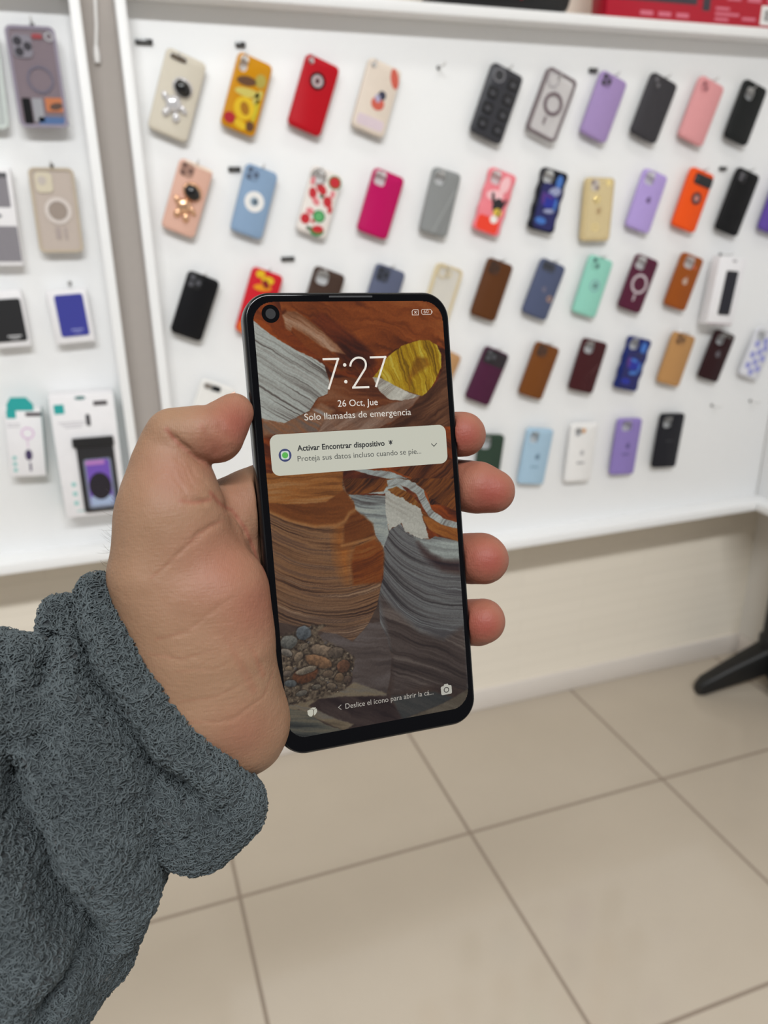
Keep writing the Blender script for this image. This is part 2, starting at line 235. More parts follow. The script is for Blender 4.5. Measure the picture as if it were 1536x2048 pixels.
# ------------------------------------------------------------------ helpers
def lin(c, a=1.0):
    o = []
    for v in c[:3]:
        v = v / 255.0
        o.append(v / 12.92 if v <= 0.04045 else ((v + 0.055) / 1.055) ** 2.4)
    return (o[0], o[1], o[2], a)

MATS = {}
def mat(name, col, rough=0.5, metal=0.0, vary=0.04, spec=0.5, bump=0.0, bscale=900.0, emit=None, trans=0.0, coat=0.0):
    """principled material whose colour is gently broken up by noise"""
    key = (name, tuple(col), rough, metal, vary, spec, bump, bscale, emit, trans, coat)
    if key in MATS: return MATS[key]
    m = bpy.data.materials.new(name); m.use_nodes = True
    nt = m.node_tree; N = nt.nodes; L = nt.links
    b = N['Principled BSDF']
    tc = N.new('ShaderNodeTexCoord')
    nz = N.new('ShaderNodeTexNoise'); nz.inputs['Scale'].default_value = 60.0; nz.inputs['Detail'].default_value = 3
    L.new(tc.outputs['Object'], nz.inputs['Vector'])
    c = lin(col)
    mx = N.new('ShaderNodeMix'); mx.data_type = 'RGBA'
    mx.inputs[6].default_value = tuple(max(0, v * (1 - vary)) for v in c[:3]) + (1,)
    mx.inputs[7].default_value = tuple(min(1, v * (1 + vary)) for v in c[:3]) + (1,)
    L.new(nz.outputs['Fac'], mx.inputs[0])
    L.new(mx.outputs[2], b.inputs['Base Color'])
    b.inputs['Roughness'].default_value = rough
    b.inputs['Metallic'].default_value = metal
    b.inputs['Specular IOR Level'].default_value = spec
    b.inputs['Coat Weight'].default_value = coat
    if emit:
        b.inputs['Base Color'].default_value = (0, 0, 0, 1)
        for l in list(b.inputs['Base Color'].links): L.remove(l)
        L.new(mx.outputs[2], b.inputs['Emission Color'])
        b.inputs['Emission Strength'].default_value = emit
    if bump:
        n2 = N.new('ShaderNodeTexNoise'); n2.inputs['Scale'].default_value = bscale; n2.inputs['Detail'].default_value = 4
        L.new(tc.outputs['Object'], n2.inputs['Vector'])
        bp = N.new('ShaderNodeBump'); bp.inputs['Strength'].default_value = bump; bp.inputs['Distance'].default_value = 0.001
        L.new(n2.outputs['Fac'], bp.inputs['Height']); L.new(bp.outputs['Normal'], b.inputs['Normal'])
    if trans:
        out = N['Material Output']
        tr = N.new('ShaderNodeBsdfTransparent'); tr.inputs[0].default_value = tuple(0.25 * v + 0.75 for v in c[:3]) + (1,)
        ms = N.new('ShaderNodeMixShader'); ms.inputs[0].default_value = trans
        L.new(b.outputs[0], ms.inputs[1]); L.new(tr.outputs[0], ms.inputs[2]); L.new(ms.outputs[0], out.inputs['Surface'])
    MATS[key] = m
    return m

def link(name, me, m=None, parent=None, smooth=True, matrix=None):
    o = bpy.data.objects.new(name, me)
    if m is not None: me.materials.append(m)
    if smooth:
        me.polygons.foreach_set('use_smooth', [True] * len(me.polygons))
    C.objects.link(o)
    if parent is not None: o.parent = parent
    if matrix is not None: o.matrix_world = matrix
    return o

def from_bm(name, bm, m, parent=None, smooth=True, sharp=35, matrix=None):
    me = bpy.data.meshes.new(name)
    bmesh.ops.recalc_face_normals(bm, faces=bm.faces)
    if smooth:
        for e in bm.edges:
            if len(e.link_faces) == 2 and e.calc_face_angle(0) > math.radians(sharp): e.smooth = False
    bm.to_mesh(me); bm.free()
    return link(name, me, m, parent, smooth, matrix)

def from_np(name, V, F, m, parent=None, smooth=True, matrix=None):
    """V n x 3, F list/array of equal-length faces"""
    V = np.asarray(V, np.float32); F = np.asarray(F, np.int32)
    k = F.shape[1]
    me = bpy.data.meshes.new(name)
    me.vertices.add(len(V)); me.vertices.foreach_set('co', V.ravel())
    me.loops.add(F.size); me.loops.foreach_set('vertex_index', F.ravel())
    me.polygons.add(len(F)); me.polygons.foreach_set('loop_start', np.arange(0, F.size, k, dtype=np.int32))
    me.update(calc_edges=True)
    me.validate()
    return link(name, me, m, parent, smooth, matrix)

def empty(name, label=None, cat=None, group=None, kind=None, matrix=None):
    o = bpy.data.objects.new(name, None)
    o.empty_display_size = 0.02
    C.objects.link(o)
    if matrix is not None: o.matrix_world = matrix
    tag(o, label, cat, group, kind)
    return o

def tag(o, label=None, cat=None, group=None, kind=None):
    if label: o['label'] = label
    if cat: o['category'] = cat
    if group: o['group'] = group
    if kind: o['kind'] = kind
    return o

def bm_box(bm, x0, x1, y0, y1, z0, z1, bev=0.0, seg=2):
    r = bmesh.ops.create_cube(bm, size=1.0)
    vs = r['verts']
    for v in vs:
        v.co = Vector((x0 + (v.co.x + .5) * (x1 - x0), y0 + (v.co.y + .5) * (y1 - y0), z0 + (v.co.z + .5) * (z1 - z0)))
    if bev:
        es = list({e for v in vs for e in v.link_edges})
        bmesh.ops.bevel(bm, geom=es, offset=bev, segments=seg, affect='EDGES', profile=.5)
    return bm

def box(name, m, b, parent=None, bev=0.002, matrix=None):
    bm = bmesh.new(); bm_box(bm, *b, bev=bev)
    return from_bm(name, bm, m, parent, bev > 0, 40, matrix)

def rr(w, h, r, n=6, cx=0., cy=0., ang=0.):
    """rounded rectangle, counter-clockwise"""
    r = min(r, w / 2 - 1e-6, h / 2 - 1e-6)
    P = []
    for sx, sy, a0 in ((1, 1, 0), (-1, 1, 90), (-1, -1, 180), (1, -1, 270)):
        for i in range(n + 1):
            a = math.radians(a0 + 90 * i / n)
            P.append((sx * (w / 2 - r) + r * math.cos(a), sy * (h / 2 - r) + r * math.sin(a)))
    ca, sa = math.cos(ang), math.sin(ang)
    return [(cx + x * ca - y * sa, cy + x * sa + y * ca) for x, y in P]

def circle(r, n=28, cx=0., cy=0., sx=1., sy=1., ang=0.):
    ca, sa = math.cos(ang), math.sin(ang)
    P = []
    for i in range(n):
        x, y = r * sx * math.cos(2 * math.pi * i / n), r * sy * math.sin(2 * math.pi * i / n)
        P.append((cx + x * ca - y * sa, cy + x * sa + y * ca))
    return P

def loft(bm, loops, cap0=True, cap1=True):
    """bridge equal-length rings of 3-D points"""
    R = [[bm.verts.new(p) for p in l] for l in loops]
    n = len(R[0])
    for a, b in zip(R, R[1:]):
        for i in range(n):
            bm.faces.new((a[i], a[(i + 1) % n], b[(i + 1) % n], b[i]))
    if cap0: bm.faces.new(R[0][::-1])
    if cap1: bm.faces.new(R[-1])
    return R

def ring3(P, z): return [(x, y, z) for x, y in P]

def plate(name, outline, z0, z1, m, parent, bev=0.0, smooth=True):
    """solid plate from a 2-D outline (inset upper edge when bev > 0)"""
    bm = bmesh.new()
    if bev:
        c = np.mean(np.array(outline), axis=0)
        ext = np.ptp(np.array(outline), axis=0) / 2
        sx, sy = max(.05, 1 - bev / ext[0]), max(.05, 1 - bev / ext[1])
        ins = [(c[0] + (x - c[0]) * sx, c[1] + (y - c[1]) * sy) for x, y in outline]
        loft(bm, [ring3(outline, z0), ring3(outline, z1 - bev), ring3(ins, z1)])
    else:
        loft(bm, [ring3(outline, z0), ring3(outline, z1)])
    return from_bm(name, bm, m, parent, smooth, 30)

def annulus(name, outer, inner, z0, z1, m, parent):
    bm = bmesh.new()
    n = len(outer)
    a = [bm.verts.new((x, y, z0)) for x, y in outer]; b = [bm.verts.new((x, y, z1)) for x, y in outer]
    c = [bm.verts.new((x, y, z1)) for x, y in inner]; d = [bm.verts.new((x, y, z0)) for x, y in inner]
    for p, q2 in ((a, b), (b, c), (c, d), (d, a)):
        for i in range(n): bm.faces.new((p[i], p[(i + 1) % n], q2[(i + 1) % n], q2[i]))
    return from_bm(name, bm, m, parent, True, 40)

def ball(name, cx, cy, cz, rx, ry, rz, m, parent, ang=0., seg=18):
    bm = bmesh.new()
    bmesh.ops.create_uvsphere(bm, u_segments=seg, v_segments=seg // 2 + 2, radius=1.0)
    ca, sa = math.cos(ang), math.sin(ang)
    for v in bm.verts:
        x, y, z = v.co.x * rx, v.co.y * ry, v.co.z * rz
        v.co = Vector((cx + x * ca - y * sa, cy + x * sa + y * ca, cz + z))
    return from_bm(name, bm, m, parent, True, 80)

def tube(name, pts, r, m, parent, n=8):
    bm = bmesh.new()
    pts = [Vector(p) for p in pts]
    rs = r if isinstance(r, (list, tuple)) else [r] * len(pts)
    rings = []
    up = Vector((0.3, 0.2, 1)).normalized()
    for i, p in enumerate(pts):
        t = (pts[min(i + 1, len(pts) - 1)] - pts[max(i - 1, 0)]).normalized()
        a = t.cross(up)
        if a.length < 1e-3: a = t.cross(Vector((1, 0, 0)))
        a.normalize(); b = t.cross(a)
        rings.append([p + (a * math.cos(2 * math.pi * k / n) + b * math.sin(2 * math.pi * k / n)) * rs[i] for k in range(n)])
    loft(bm, rings)
    return from_bm(name, bm, m, parent, True, 50)

def ribbon(bm, pts, w, z, closed=False):
    """flat mitred stroke of width w along 2-D points"""
    P = [Vector(p) for p in pts]; n = len(P); Lf, Rt = [], []
    for i in range(n):
        if closed: a, b = P[i - 1], P[(i + 1) % n]
        else: a, b = P[max(i - 1, 0)], P[min(i + 1, n - 1)]
        d1 = (P[i] - a).normalized() if (P[i] - a).length > 1e-9 else (b - P[i]).normalized()
        d2 = (b - P[i]).normalized() if (b - P[i]).length > 1e-9 else d1
        nn = (Vector((-d1.y, d1.x)) + Vector((-d2.y, d2.x)))
        nn = nn.normalized() if nn.length > 1e-6 else Vector((-d1.y, d1.x))
        s = w / 2 / max(.45, nn.dot(Vector((-d1.y, d1.x))))
        Lf.append(bm.verts.new((*(P[i] + nn * s), z))); Rt.append(bm.verts.new((*(P[i] - nn * s), z)))
    for i in range(n if closed else n - 1):
        j = (i + 1) % n
        bm.faces.new((Rt[i], Rt[j], Lf[j], Lf[i]))

def flat(bm, P, z):
    return bm.faces.new([bm.verts.new((x, y, z)) for x, y in P])

# ------------------------------------------------------------------ noise (for the wallpaper, the skin and the fleece)
def _hash(ix, iy, iz, seed):
    h = (ix.astype(np.int64) * 374761393 + iy.astype(np.int64) * 668265263 + iz.astype(np.int64) * 2147483647 + seed * 974634777) & 0xFFFFFFFF
    h = ((h ^ (h >> 13)) * 1274126177) & 0xFFFFFFFF
    h = h ^ (h >> 16)
    return (h & 0xFFFFFF).astype(np.float32) / 0xFFFFFF

def noise2(x, y, seed=0):
    ix, iy = np.floor(x), np.floor(y); fx, fy = x - ix, y - iy
    fx = fx * fx * (3 - 2 * fx); fy = fy * fy * (3 - 2 * fy); z = np.zeros_like(ix)
    a = _hash(ix, iy, z, seed); b = _hash(ix + 1, iy, z, seed); c = _hash(ix, iy + 1, z, seed); d = _hash(ix + 1, iy + 1, z, seed)
    return (a * (1 - fx) + b * fx) * (1 - fy) + (c * (1 - fx) + d * fx) * fy

def fbm2(x, y, seed=0, oct=4):
    s = 0; a = .5; t = 0
    for k in range(oct):
        s = s + a * noise2(x * 2 ** k, y * 2 ** k, seed + k * 7); t += a; a *= .5
    return s / t

def noise3(x, y, z, seed=0):
    ix, iy, iz = np.floor(x), np.floor(y), np.floor(z); fx, fy, fz = x - ix, y - iy, z - iz
    fx = fx * fx * (3 - 2 * fx); fy = fy * fy * (3 - 2 * fy); fz = fz * fz * (3 - 2 * fz)
    r = 0
    for dx in (0, 1):
        for dy in (0, 1):
            for dz in (0, 1):
                w = (fx if dx else 1 - fx) * (fy if dy else 1 - fy) * (fz if dz else 1 - fz)
                r = r + w * _hash(ix + dx, iy + dy, iz + dz, seed)
    return r

# ------------------------------------------------------------------ the room
def tex_mat(name): 
    m = bpy.data.materials.new(name); m.use_nodes = True
    return m, m.node_tree, m.node_tree.nodes, m.node_tree.links

def floor_material():
    m, nt, N, L = tex_mat('cream_floor_tiles')
    b = N['Principled BSDF']
    geo = N.new('ShaderNodeNewGeometry')
    sp = N.new('ShaderNodeSeparateXYZ'); L.new(geo.outputs['Position'], sp.inputs[0])
    def mth(op, a, bb=None):
        n = N.new('ShaderNodeMath'); n.operation = op
        for i, v in enumerate((a, bb)):
            if v is None: continue
            if isinstance(v, (int, float)): n.inputs[i].default_value = v
            else: L.new(v, n.inputs[i])
        return n.outputs[0]
    def grid(axis, off):
        f = mth('FRACT', mth('DIVIDE', mth('SUBTRACT', axis, off), 0.6))
        d = mth('ABSOLUTE', mth('SUBTRACT', f, 0.5))
        return mth('GREATER_THAN', d, 0.5 - 0.0042 / 0.6)
    g = mth('MAXIMUM', grid(sp.outputs[0], 0.1235 - 6), grid(sp.outputs[1], 1.4475 - 6))
    nz = N.new('ShaderNodeTexNoise'); nz.inputs['Scale'].default_value = 3.0; nz.inputs['Detail'].default_value = 6
    L.new(geo.outputs['Position'], nz.inputs['Vector'])
    mx = N.new('ShaderNodeMix'); mx.data_type = 'RGBA'
    mx.inputs[6].default_value = lin((177, 165, 149)); mx.inputs[7].default_value = lin((189, 177, 161))
    L.new(nz.outputs['Fac'], mx.inputs[0])
    m2 = N.new('ShaderNodeMix'); m2.data_type = 'RGBA'
    m2.inputs[7].default_value = lin((138, 124, 110))
    L.new(g, m2.inputs[0]); L.new(mx.outputs[2], m2.inputs[6]); L.new(m2.outputs[2], b.inputs['Base Color'])
    rg = mth('ADD', mth('MULTIPLY', g, 0.5), 0.10)
    L.new(rg, b.inputs['Roughness'])
    b.inputs['Specular IOR Level'].default_value = 0.5
    bp = N.new('ShaderNodeBump'); bp.inputs['Strength'].default_value = 0.5; bp.inputs['Distance'].default_value = 0.002; bp.invert = True
    L.new(g, bp.inputs['Height']); L.new(bp.outputs['Normal'], b.inputs['Normal'])
    return m

def wall_material():
    m, nt, N, L = tex_mat('whitewashed_brick_wall')
    b = N['Principled BSDF']
    geo = N.new('ShaderNodeNewGeometry')
    mp = N.new('ShaderNodeMapping'); mp.inputs['Rotation'].default_value = (math.radians(-90), 0, 0)
    L.new(geo.outputs['Position'], mp.inputs[0])
    br = N.new('ShaderNodeTexBrick')
    br.inputs['Scale'].default_value = 1.0; br.inputs['Brick Width'].default_value = 0.45; br.inputs['Row Height'].default_value = 0.042
    br.inputs['Mortar Size'].default_value = 0.002; br.inputs['Mortar Smooth'].default_value = .4
    br.inputs['Color1'].default_value = lin((238, 229, 214)); br.inputs['Color2'].default_value = lin((235, 226, 211))
    br.inputs['Mortar'].default_value = lin((230, 221, 206))
    L.new(mp.outputs[0], br.inputs['Vector'])
    L.new(br.outputs['Color'], b.inputs['Base Color'])
    b.inputs['Roughness'].default_value = .75
    return m

WHITE = mat('white_melamine', (238, 238, 238), .42, 0, .01)
def struct(name, b, m, bev=0.0):
    return tag(box(name, m, b, bev=bev), kind='structure')

PAINT = mat('white_wall_paint', (225, 220, 212), .8, 0, .02)
struct('floor', (-2.2, 2.05, -2.2, 1.94, -0.02, 0.0), floor_material())
struct('wall_back', (-2.2, 2.1, 1.94, 2.04, 0.0, 3.82), wall_material())
struct('wall_right', (2.03, 2.1, -0.6, 1.94, 0.0, 3.82), PAINT)
struct('ceiling', (-2.2, 2.1, -2.2, 2.04, 3.82, 3.87), PAINT)
struct('baseboard_back', (-2.2, 2.03, 1.927, 1.94, 0.0, 0.076), mat('white_baseboard', (222, 214, 206), .4, 0, .02), .004)
struct('baseboard_right', (2.017, 2.03, -0.6, 1.927, 0.0, 0.076), mat('white_baseboard', (222, 214, 206), .4, 0, .02), .004)
lampm = mat('lamp_diffuser', (255, 248, 238), .5, emit=4.0)
for i, (x, y, sx, sy, w) in enumerate(LAMPS):
    t = empty('ceiling_light', ['long white ceiling light bar behind the camera', 'added white fill light panel to the left of the camera', 'narrow white fill light panel added to the right of the camera'][i], 'ceiling light', matrix=Matrix.Translation((x, y, 3.785)))
    box('housing', WHITE, (-sx / 2 - .02, sx / 2 + .02, -sy / 2 - .02, sy / 2 + .02, -.01, .035), t)
    box('diffuser', lampm, (-sx / 2, sx / 2, -sy / 2, sy / 2, -.02, -.01), t)

# display boards: shallow white frames with a shelf over them
def display_board(label, x0, x1, z0, rail_left, rail_right):
    t = empty('display_board', label, 'display board', matrix=Matrix.Translation((x0, 1.94, z0)))
    def bx(name, a):
        box(name, WHITE, (a[0] - x0, a[1] - x0, a[2] - 1.94, a[3] - 1.94, a[4] - z0, a[5] - z0), t, .0015)
    bx('back_panel', (x0 + .005, x1 - (.005 if rail_right else -.0005), 1.80, 1.815, z0 + .01, 1.899))
    bx('bottom_ledge', (x0, x1, 1.74, 1.815, z0, z0 + .025))
    if rail_left: bx('side_rail', (x0, x0 + .019, 1.742, 1.815, z0 + .025, 1.899))
    if rail_right: bx('side_rail', (x1 - .019, x1, 1.742, 1.815, z0 + .025, 1.899))
    bx('top_shelf', (x0, x1, 1.74, 1.94, 1.899, 1.920))
    bx('mounting_batten', (x0 + .06, x1 - .06, 1.815, 1.94, z0 + .3, z0 + .36))
    bx('mounting_batten', (x0 + .06, x1 - .06, 1.815, 1.94, z0 + .8, z0 + .86))
    return t
struct('gap_filler_1', (.0295, .0905, 1.80, 1.94, 0.9, 3.0), mat('taupe_filler_strip', (172, 164, 158), .7, 0, .03))  # strip added to fill the gap between the boards, one even taupe
display_board('big white display board with five rows of hanging phone cases', .091, 1.862, .648, True, False)
display_board('white display board on the left hung with boxed accessories', -1.1, .029, .782, True, True)

t = empty('display_board', 'bare white display board on the right wall at the edge of the photo', 'display board', matrix=Matrix.Translation((1.862, 1.80, .648)))
for nm, a in (('back_panel', (.0, .015, -1.9, -.001, .01, 1.251)), ('bottom_ledge', (-.055, .015, -1.9, -.062, .0, .025)), ('top_shelf', (-.055, .16, -1.9, -.062, 1.251, 1.272)), ('mounting_batten', (.015, .168, -1.8, -.06, .3, .36)), ('mounting_batten', (.015, .168, -1.8, -.06, .8, .86))):
    box(nm, WHITE, a, t, .0015)

# ------------------------------------------------------------------ phone cases on the board
YB = 1.80           # face of the boards
YC = 1.775          # face of the cases
def wall_matrix(cx, cz, ang, y):
    ca, sa = math.cos(ang), math.sin(ang)
    return Matrix(((ca, -sa, 0, cx), (0, 0, -1, y), (sa, ca, 0, cz), (0, 0, 0, 1)))

CUTS = {  # centre (fractions of width / height from the middle), size in mm, corner radius mm
    'square': (-.24, .355, 30, 32, 9), 'tall': (-.29, .37, 16, 30, 7.5), 'round': (-.33, .415, 12, 12, 5.9),
    'wide': (-.20, .42, 30, 13, 6), 'circle': (-.22, .36, 31, 31, 15), 'big': (-.20, .34, 36, 38, 11)}

def shell(name, w, h, r, depth, cut, m, parent, wavy=0.0):
    """open-backed phone case shell with a rounded front edge and a camera cutout"""
    n = 7
    def outl(ins):
        P = rr(w - 2 * ins, h - 2 * ins, max(r - ins, .001), n)
        if wavy:
            Q = []
            for i, (x, y) in enumerate(P): Q.append((x, y))
            # subdivide the straight sides into waves
            out = []
            for i in range(len(Q)):
                a, b = Q[i], Q[(i + 1) % len(Q)]
                out.append(a)
                if abs(a[0] - b[0]) < 1e-6 and abs(a[1] - b[1]) > h * .3:
                    for k in range(1, 24):
                        t = k / 24
                        sgn = 1 if a[0] > 0 else -1
                        out.append((a[0] + sgn * wavy * (math.cos(2 * math.pi * 3 * t) - 1), a[1] + (b[1] - a[1]) * t))
            return out
        return P
    bm = bmesh.new()
    prof = [(0.0, -depth), (0.0, -.0028), (.0006, -.0012), (.0022, 0.0)]
    rings = [[bm.verts.new((x, y, z)) for x, y in outl(i)] for i, z in prof]
    k = len(rings[0])
    for a, b in zip(rings, rings[1:]):
        for i in range(k): bm.faces.new((a[i], a[(i + 1) % k], b[(i + 1) % k], b[i]))
    inner = [[bm.verts.new((x, y, z)) for x, y in outl(.0016)] for z in (-depth, -.0018)]
    for a, b in ((rings[0], inner[0]), (inner[0], inner[1])):
        for i in range(k): bm.faces.new((a[i], b[i], b[(i + 1) % k], a[(i + 1) % k]))
    def fill(ring, hole):
        es = []
        for loop in (ring, hole):
            if loop is None: continue
            for i in range(len(loop)):
                e = bm.edges.get((loop[i], loop[(i + 1) % len(loop)])) or bm.edges.new((loop[i], loop[(i + 1) % len(loop)]))
                es.append(e)
        bmesh.ops.triangle_fill(bm, use_beauty=True, use_dissolve=False, edges=es)
    H0 = H1 = None
    if cut:
        u, v, cw, ch, cr = CUTS[cut] if isinstance(cut, str) else cut
        P = rr(cw / 1000, ch / 1000, cr / 1000, 5, u * w, v * h)
        H0 = [bm.verts.new((x, y, 0)) for x, y in P]; H1 = [bm.verts.new((x, y, -.0018)) for x, y in P]
        for i in range(len(P)): bm.faces.new((H0[i], H1[i], H1[(i + 1) % len(P)], H0[(i + 1) % len(P)]))
    fill(rings[-1], H0); fill(inner[1], H1)
    return from_bm(name, bm, m, parent, True, 38)

APPLE = None
def logo(parent, u, v, s, col, w, h, name='logo_mark'):
    """small fruit-shaped mark with a bite and a leaf"""
    P = []
    for i in range(36):
        a = 2 * math.pi * i / 36
        rr_ = 1 - .10 * abs(math.sin(a)) ** 8 * (1 if math.sin(a) > 0 else .6)
        x, y = .92 * rr_ * math.cos(a), rr_ * math.sin(a)
        d = math.hypot(x - 1.12, y - .15)
        if d < .48: x -= (.48 - d)
        P.append((u * w + x * s / 2000, v * h + y * s / 2000))
    o = plate(name, P, -.0002, .0006, col, parent)
    plate('logo_leaf', circle(s / 2000 * .32, 10, u * w + s / 2000 * .2, v * h + s / 2000 * 1.25, 1, .5, .9), -.0002, .0006, col, o)

def decor(t, w, h, D):
    for d in D:
        k = d[0]
        if k == 'disc':
            _, nm, u, v, r, c = d[:6]; th = d[6] if len(d) > 6 else .8
            plate(nm, circle(r / 1000, 26, u * w, v * h), -.0002, th / 1000, c, t, .0003)
        elif k == 'oval':
            _, nm, u, v, rx, ry, a, c = d[:8]; th = d[8] if len(d) > 8 else .7
            plate(nm, circle(.001, 24, u * w, v * h, rx, ry, math.radians(a)), -.0002, th / 1000, c, t, .0002)
        elif k == 'ring':
            _, nm, u, v, R_, r, c = d[:7]; th = d[7] if len(d) > 7 else .7
            annulus(nm, circle(R_ / 1000, 32, u * w, v * h), circle(r / 1000, 32, u * w, v * h), -.0002, th / 1000, c, t)
        elif k == 'rect':
            _, nm, u, v, rw, rh, rad, c = d[:8]; th = d[8] if len(d) > 8 else .7; a = d[9] if len(d) > 9 else 0
            plate(nm, rr(rw / 1000, rh / 1000, rad / 1000, 4, u * w, v * h, math.radians(a)), -.0002, th / 1000, c, t, .0002)
        elif k == 'poly':
            _, nm, P, c = d[:4]; th = d[4] if len(d) > 4 else .7
            plate(nm, [(x * w, y * h) for x, y in P], -.0002, th / 1000, c, t)
        elif k == 'ball':
            _, nm, u, v, rx, ry, rz, a, c = d
            ball(nm, u * w, v * h, rz * .0004, rx / 1000, ry / 1000, rz / 1000, c, t, math.radians(a))
        elif k == 'logo':
            _, u, v, s, c = d; logo(t, u, v, s, c, w, h)
        elif k == 'lens':      # closed camera plate with lenses
            _, u, v, cw, ch, cr, c, c2, lens = d
            pl = plate('camera_plate', rr(cw / 1000, ch / 1000, cr / 1000, 5, u * w, v * h), -.0002, .0012, c, t, .0004)
            for lx, ly, lr in lens:
                plate('camera_hole', circle(lr / 1000, 20, u * w + lx / 1000, v * h + ly / 1000), .0008, .0016, c2, pl)

def case(key, col, label, cut='square', rough=.45, dec=(), r=10.5, depth=.011, wavy=0, name='phone_case', w=None, h=None, m=None, cat='phone case', group='phone cases on the big board', peg=True, pegcol=None, y=YC):
    cx, cz, cw, ch, ang = CASES[key]
    cw = w or min(max(cw, .070), .083); ch = h or min(max(ch, .138), .166)
    t = empty(name, label, cat, group, matrix=wall_matrix(cx, cz, ang, y))
    mm = m or mat(key + '_shell', col, rough, spec=.22)
    shell('case_shell', cw, ch, r / 1000, depth, cut, mm, t, wavy)
    decor(t, cw, ch, dec)
    if peg:
        c = CUTS[cut] if isinstance(cut, str) else (cut or (0, .5, 0, 0, 0))
        px, py = c[0] * cw, c[1] * ch + c[3] / 2000 - .0022
        ca, sa = math.cos(ang), math.sin(ang)
        if cut is None or not isinstance(cut, (str, tuple)): py = ch / 2 + .002
        hook(cx + px * ca - py * sa, cz + px * sa + py * ca, 'peg of the ' + ' '.join(label.split(',')[0].split()[:13]), y)
    return t

STEEL = mat('white_coated_wire', (205, 204, 202), .35, .3)
DARKWIRE = mat('dark_plastic_cap', (52, 50, 50), .45)
def hook(x, z, label, y=YC, cap=False, length=None):
    t = empty('display_hook', label, 'hook', 'pegs on the display boards', matrix=Matrix.Translation((x, YB, z)))
    L_ = length or (YB - y + .012)
    bm = bmesh.new()
    n = 8
    loft(bm, [[(r_ * math.cos(2 * math.pi * k / n), yy, r_ * math.sin(2 * math.pi * k / n) + dz) for k in range(n)] for yy, r_, dz in ((.001, .0016, 0), (-L_ * .9, .0016, 0), (-L_, .0016, .0015), (-L_ - .002, .0014, .005))])
    from_bm('hook_wire', bm, STEEL, t)
    bm = bmesh.new()
    loft(bm, [[(r_ * math.cos(2 * math.pi * k / 12), yy, r_ * math.sin(2 * math.pi * k / 12)) for k in range(12)] for yy, r_ in ((.0005, .004), (-.003, .004), (-.004, .003))])
    from_bm('hook_base', bm, DARKWIRE if cap else WHITE, t)
    return t

M = mat
BLACK = M('black_gloss', (16, 16, 18), .12, spec=.6)
DGREY = M('dark_grey_plastic', (48, 48, 52), .4)
SILVER = M('silver_chrome', (205, 205, 210), .16, .85)
LGREY = M('light_grey_print', (196, 196, 198), .4)
WHT = M('white_print', (236, 234, 232), .4)
GOLD = M('rose_gold_chrome', (232, 186, 150), .18, .8)
def astronaut(body, visor, acc):
    return [('ball', 'astronaut_helmet', .08, .11, 21, 18, 7, -20, body), ('ball', 'astronaut_visor', .08, .10, 18, 14.5, 11.5, -28, visor),
            ('ball', 'astronaut_body', -.03, -.115, 15, 16, 7, -15, body), ('ball', 'astronaut_arm', -.26, -.07, 6, 11, 5, 40, body), ('ball', 'astronaut_arm', .22, -.14, 6, 11, 5, 55, body),
            ('ball', 'astronaut_leg', -.16, -.235, 7.5, 10, 5.5, -20, body), ('ball', 'astronaut_leg', .10, -.26, 7.5, 10, 5.5, 15, body), ('disc', 'chest_badge', -.03, -.115, 6, acc, 7.6)]
CL = M('clear_silver_plastic', (214, 212, 214), .12, .35)

case('beige_astronaut', (214, 206, 190), 'cream phone case with a silver astronaut figure, first on the top row', (-.18, .42, 34, 12, 5.5), dec=
     astronaut(CL, BLACK, SILVER) + [('rect', 'camera_bar', -.18, .42, 32, 10, 4.5, M('dark_bronze', (92, 78, 62), .35), -.1)])
AM = M('amber_print', (214, 150, 12), .3); YL = M('yellow_print', (226, 186, 30), .3); OL = M('olive_print', (176, 160, 70), .35); BR = M('brown_print', (96, 58, 22), .4)
case('amber', (206, 142, 18), 'glossy amber and yellow patterned phone case on the top row', 'tall', .25, dec=
     [('oval', 'print_patch', -.10, .17, 20, 9, 12, BR), ('oval', 'print_patch', .27, .24, 11, 13, 0, OL), ('oval', 'print_patch', .0, .03, 26, 8, 8, M('pale_olive_print', (206, 192, 96), .35)), ('oval', 'print_patch', .02, -.18, 21, 22, 0, YL, .9),
      ('oval', 'print_patch', .04, -.18, 9, 13, 30, M('dark_amber_print', (168, 112, 10), .3), 1.1), ('oval', 'print_patch', .30, .02, 7, 16, -20, M('pale_olive_print', (206, 192, 96), .35)), ('oval', 'print_patch', -.30, -.37, 12, 11, 0, M('crimson_print', (176, 24, 36), .35)),
      ('oval', 'print_patch', .02, -.40, 14, 8, -15, YL), ('oval', 'print_patch', .30, -.38, 9, 10, 0, BR), ('oval', 'print_patch', .33, -.15, 5, 24, 0, M('lime_print', (200, 184, 40), .3))])
case('red', (186, 8, 28), 'plain red phone case with a round black-rimmed hole on the top row', 'round', .5, dec=
     [('ring', 'hole_rim', -.02, .20, 16.5, 12, BLACK, 1.4), ('disc', 'hole_disc', -.02, .20, 12.2, M('grey_rose_disc', (196, 176, 178), .4), .5), ('oval', 'logo_mark', -.02, .20, 5, 6, 0, M('plum_print', (70, 20, 30), .4), .9)])
case('cream_bee', (228, 214, 200), 'cream phone case with a small red bee print on the top row', 'round', .5, dec=
     [('oval', 'print_patch', .34, .35, 9, 20, 25, M('coral_print', (206, 92, 74), .45)), ('oval', 'print_body', .06, -.07, 15, 13, 0, M('coral_print', (206, 92, 74), .45)), ('oval', 'print_head', .12, .06, 9, 9, 0, M('navy_print', (52, 52, 74), .45), .9), ('oval', 'print_wing', .02, -.0, 6, 8, 30, M('lavender_print', (176, 172, 200), .45), 1.0), ('rect', 'print_band', 0, -.36, 62, 22, 7, M('pale_mauve_print', (218, 200, 208), .45), .5)])
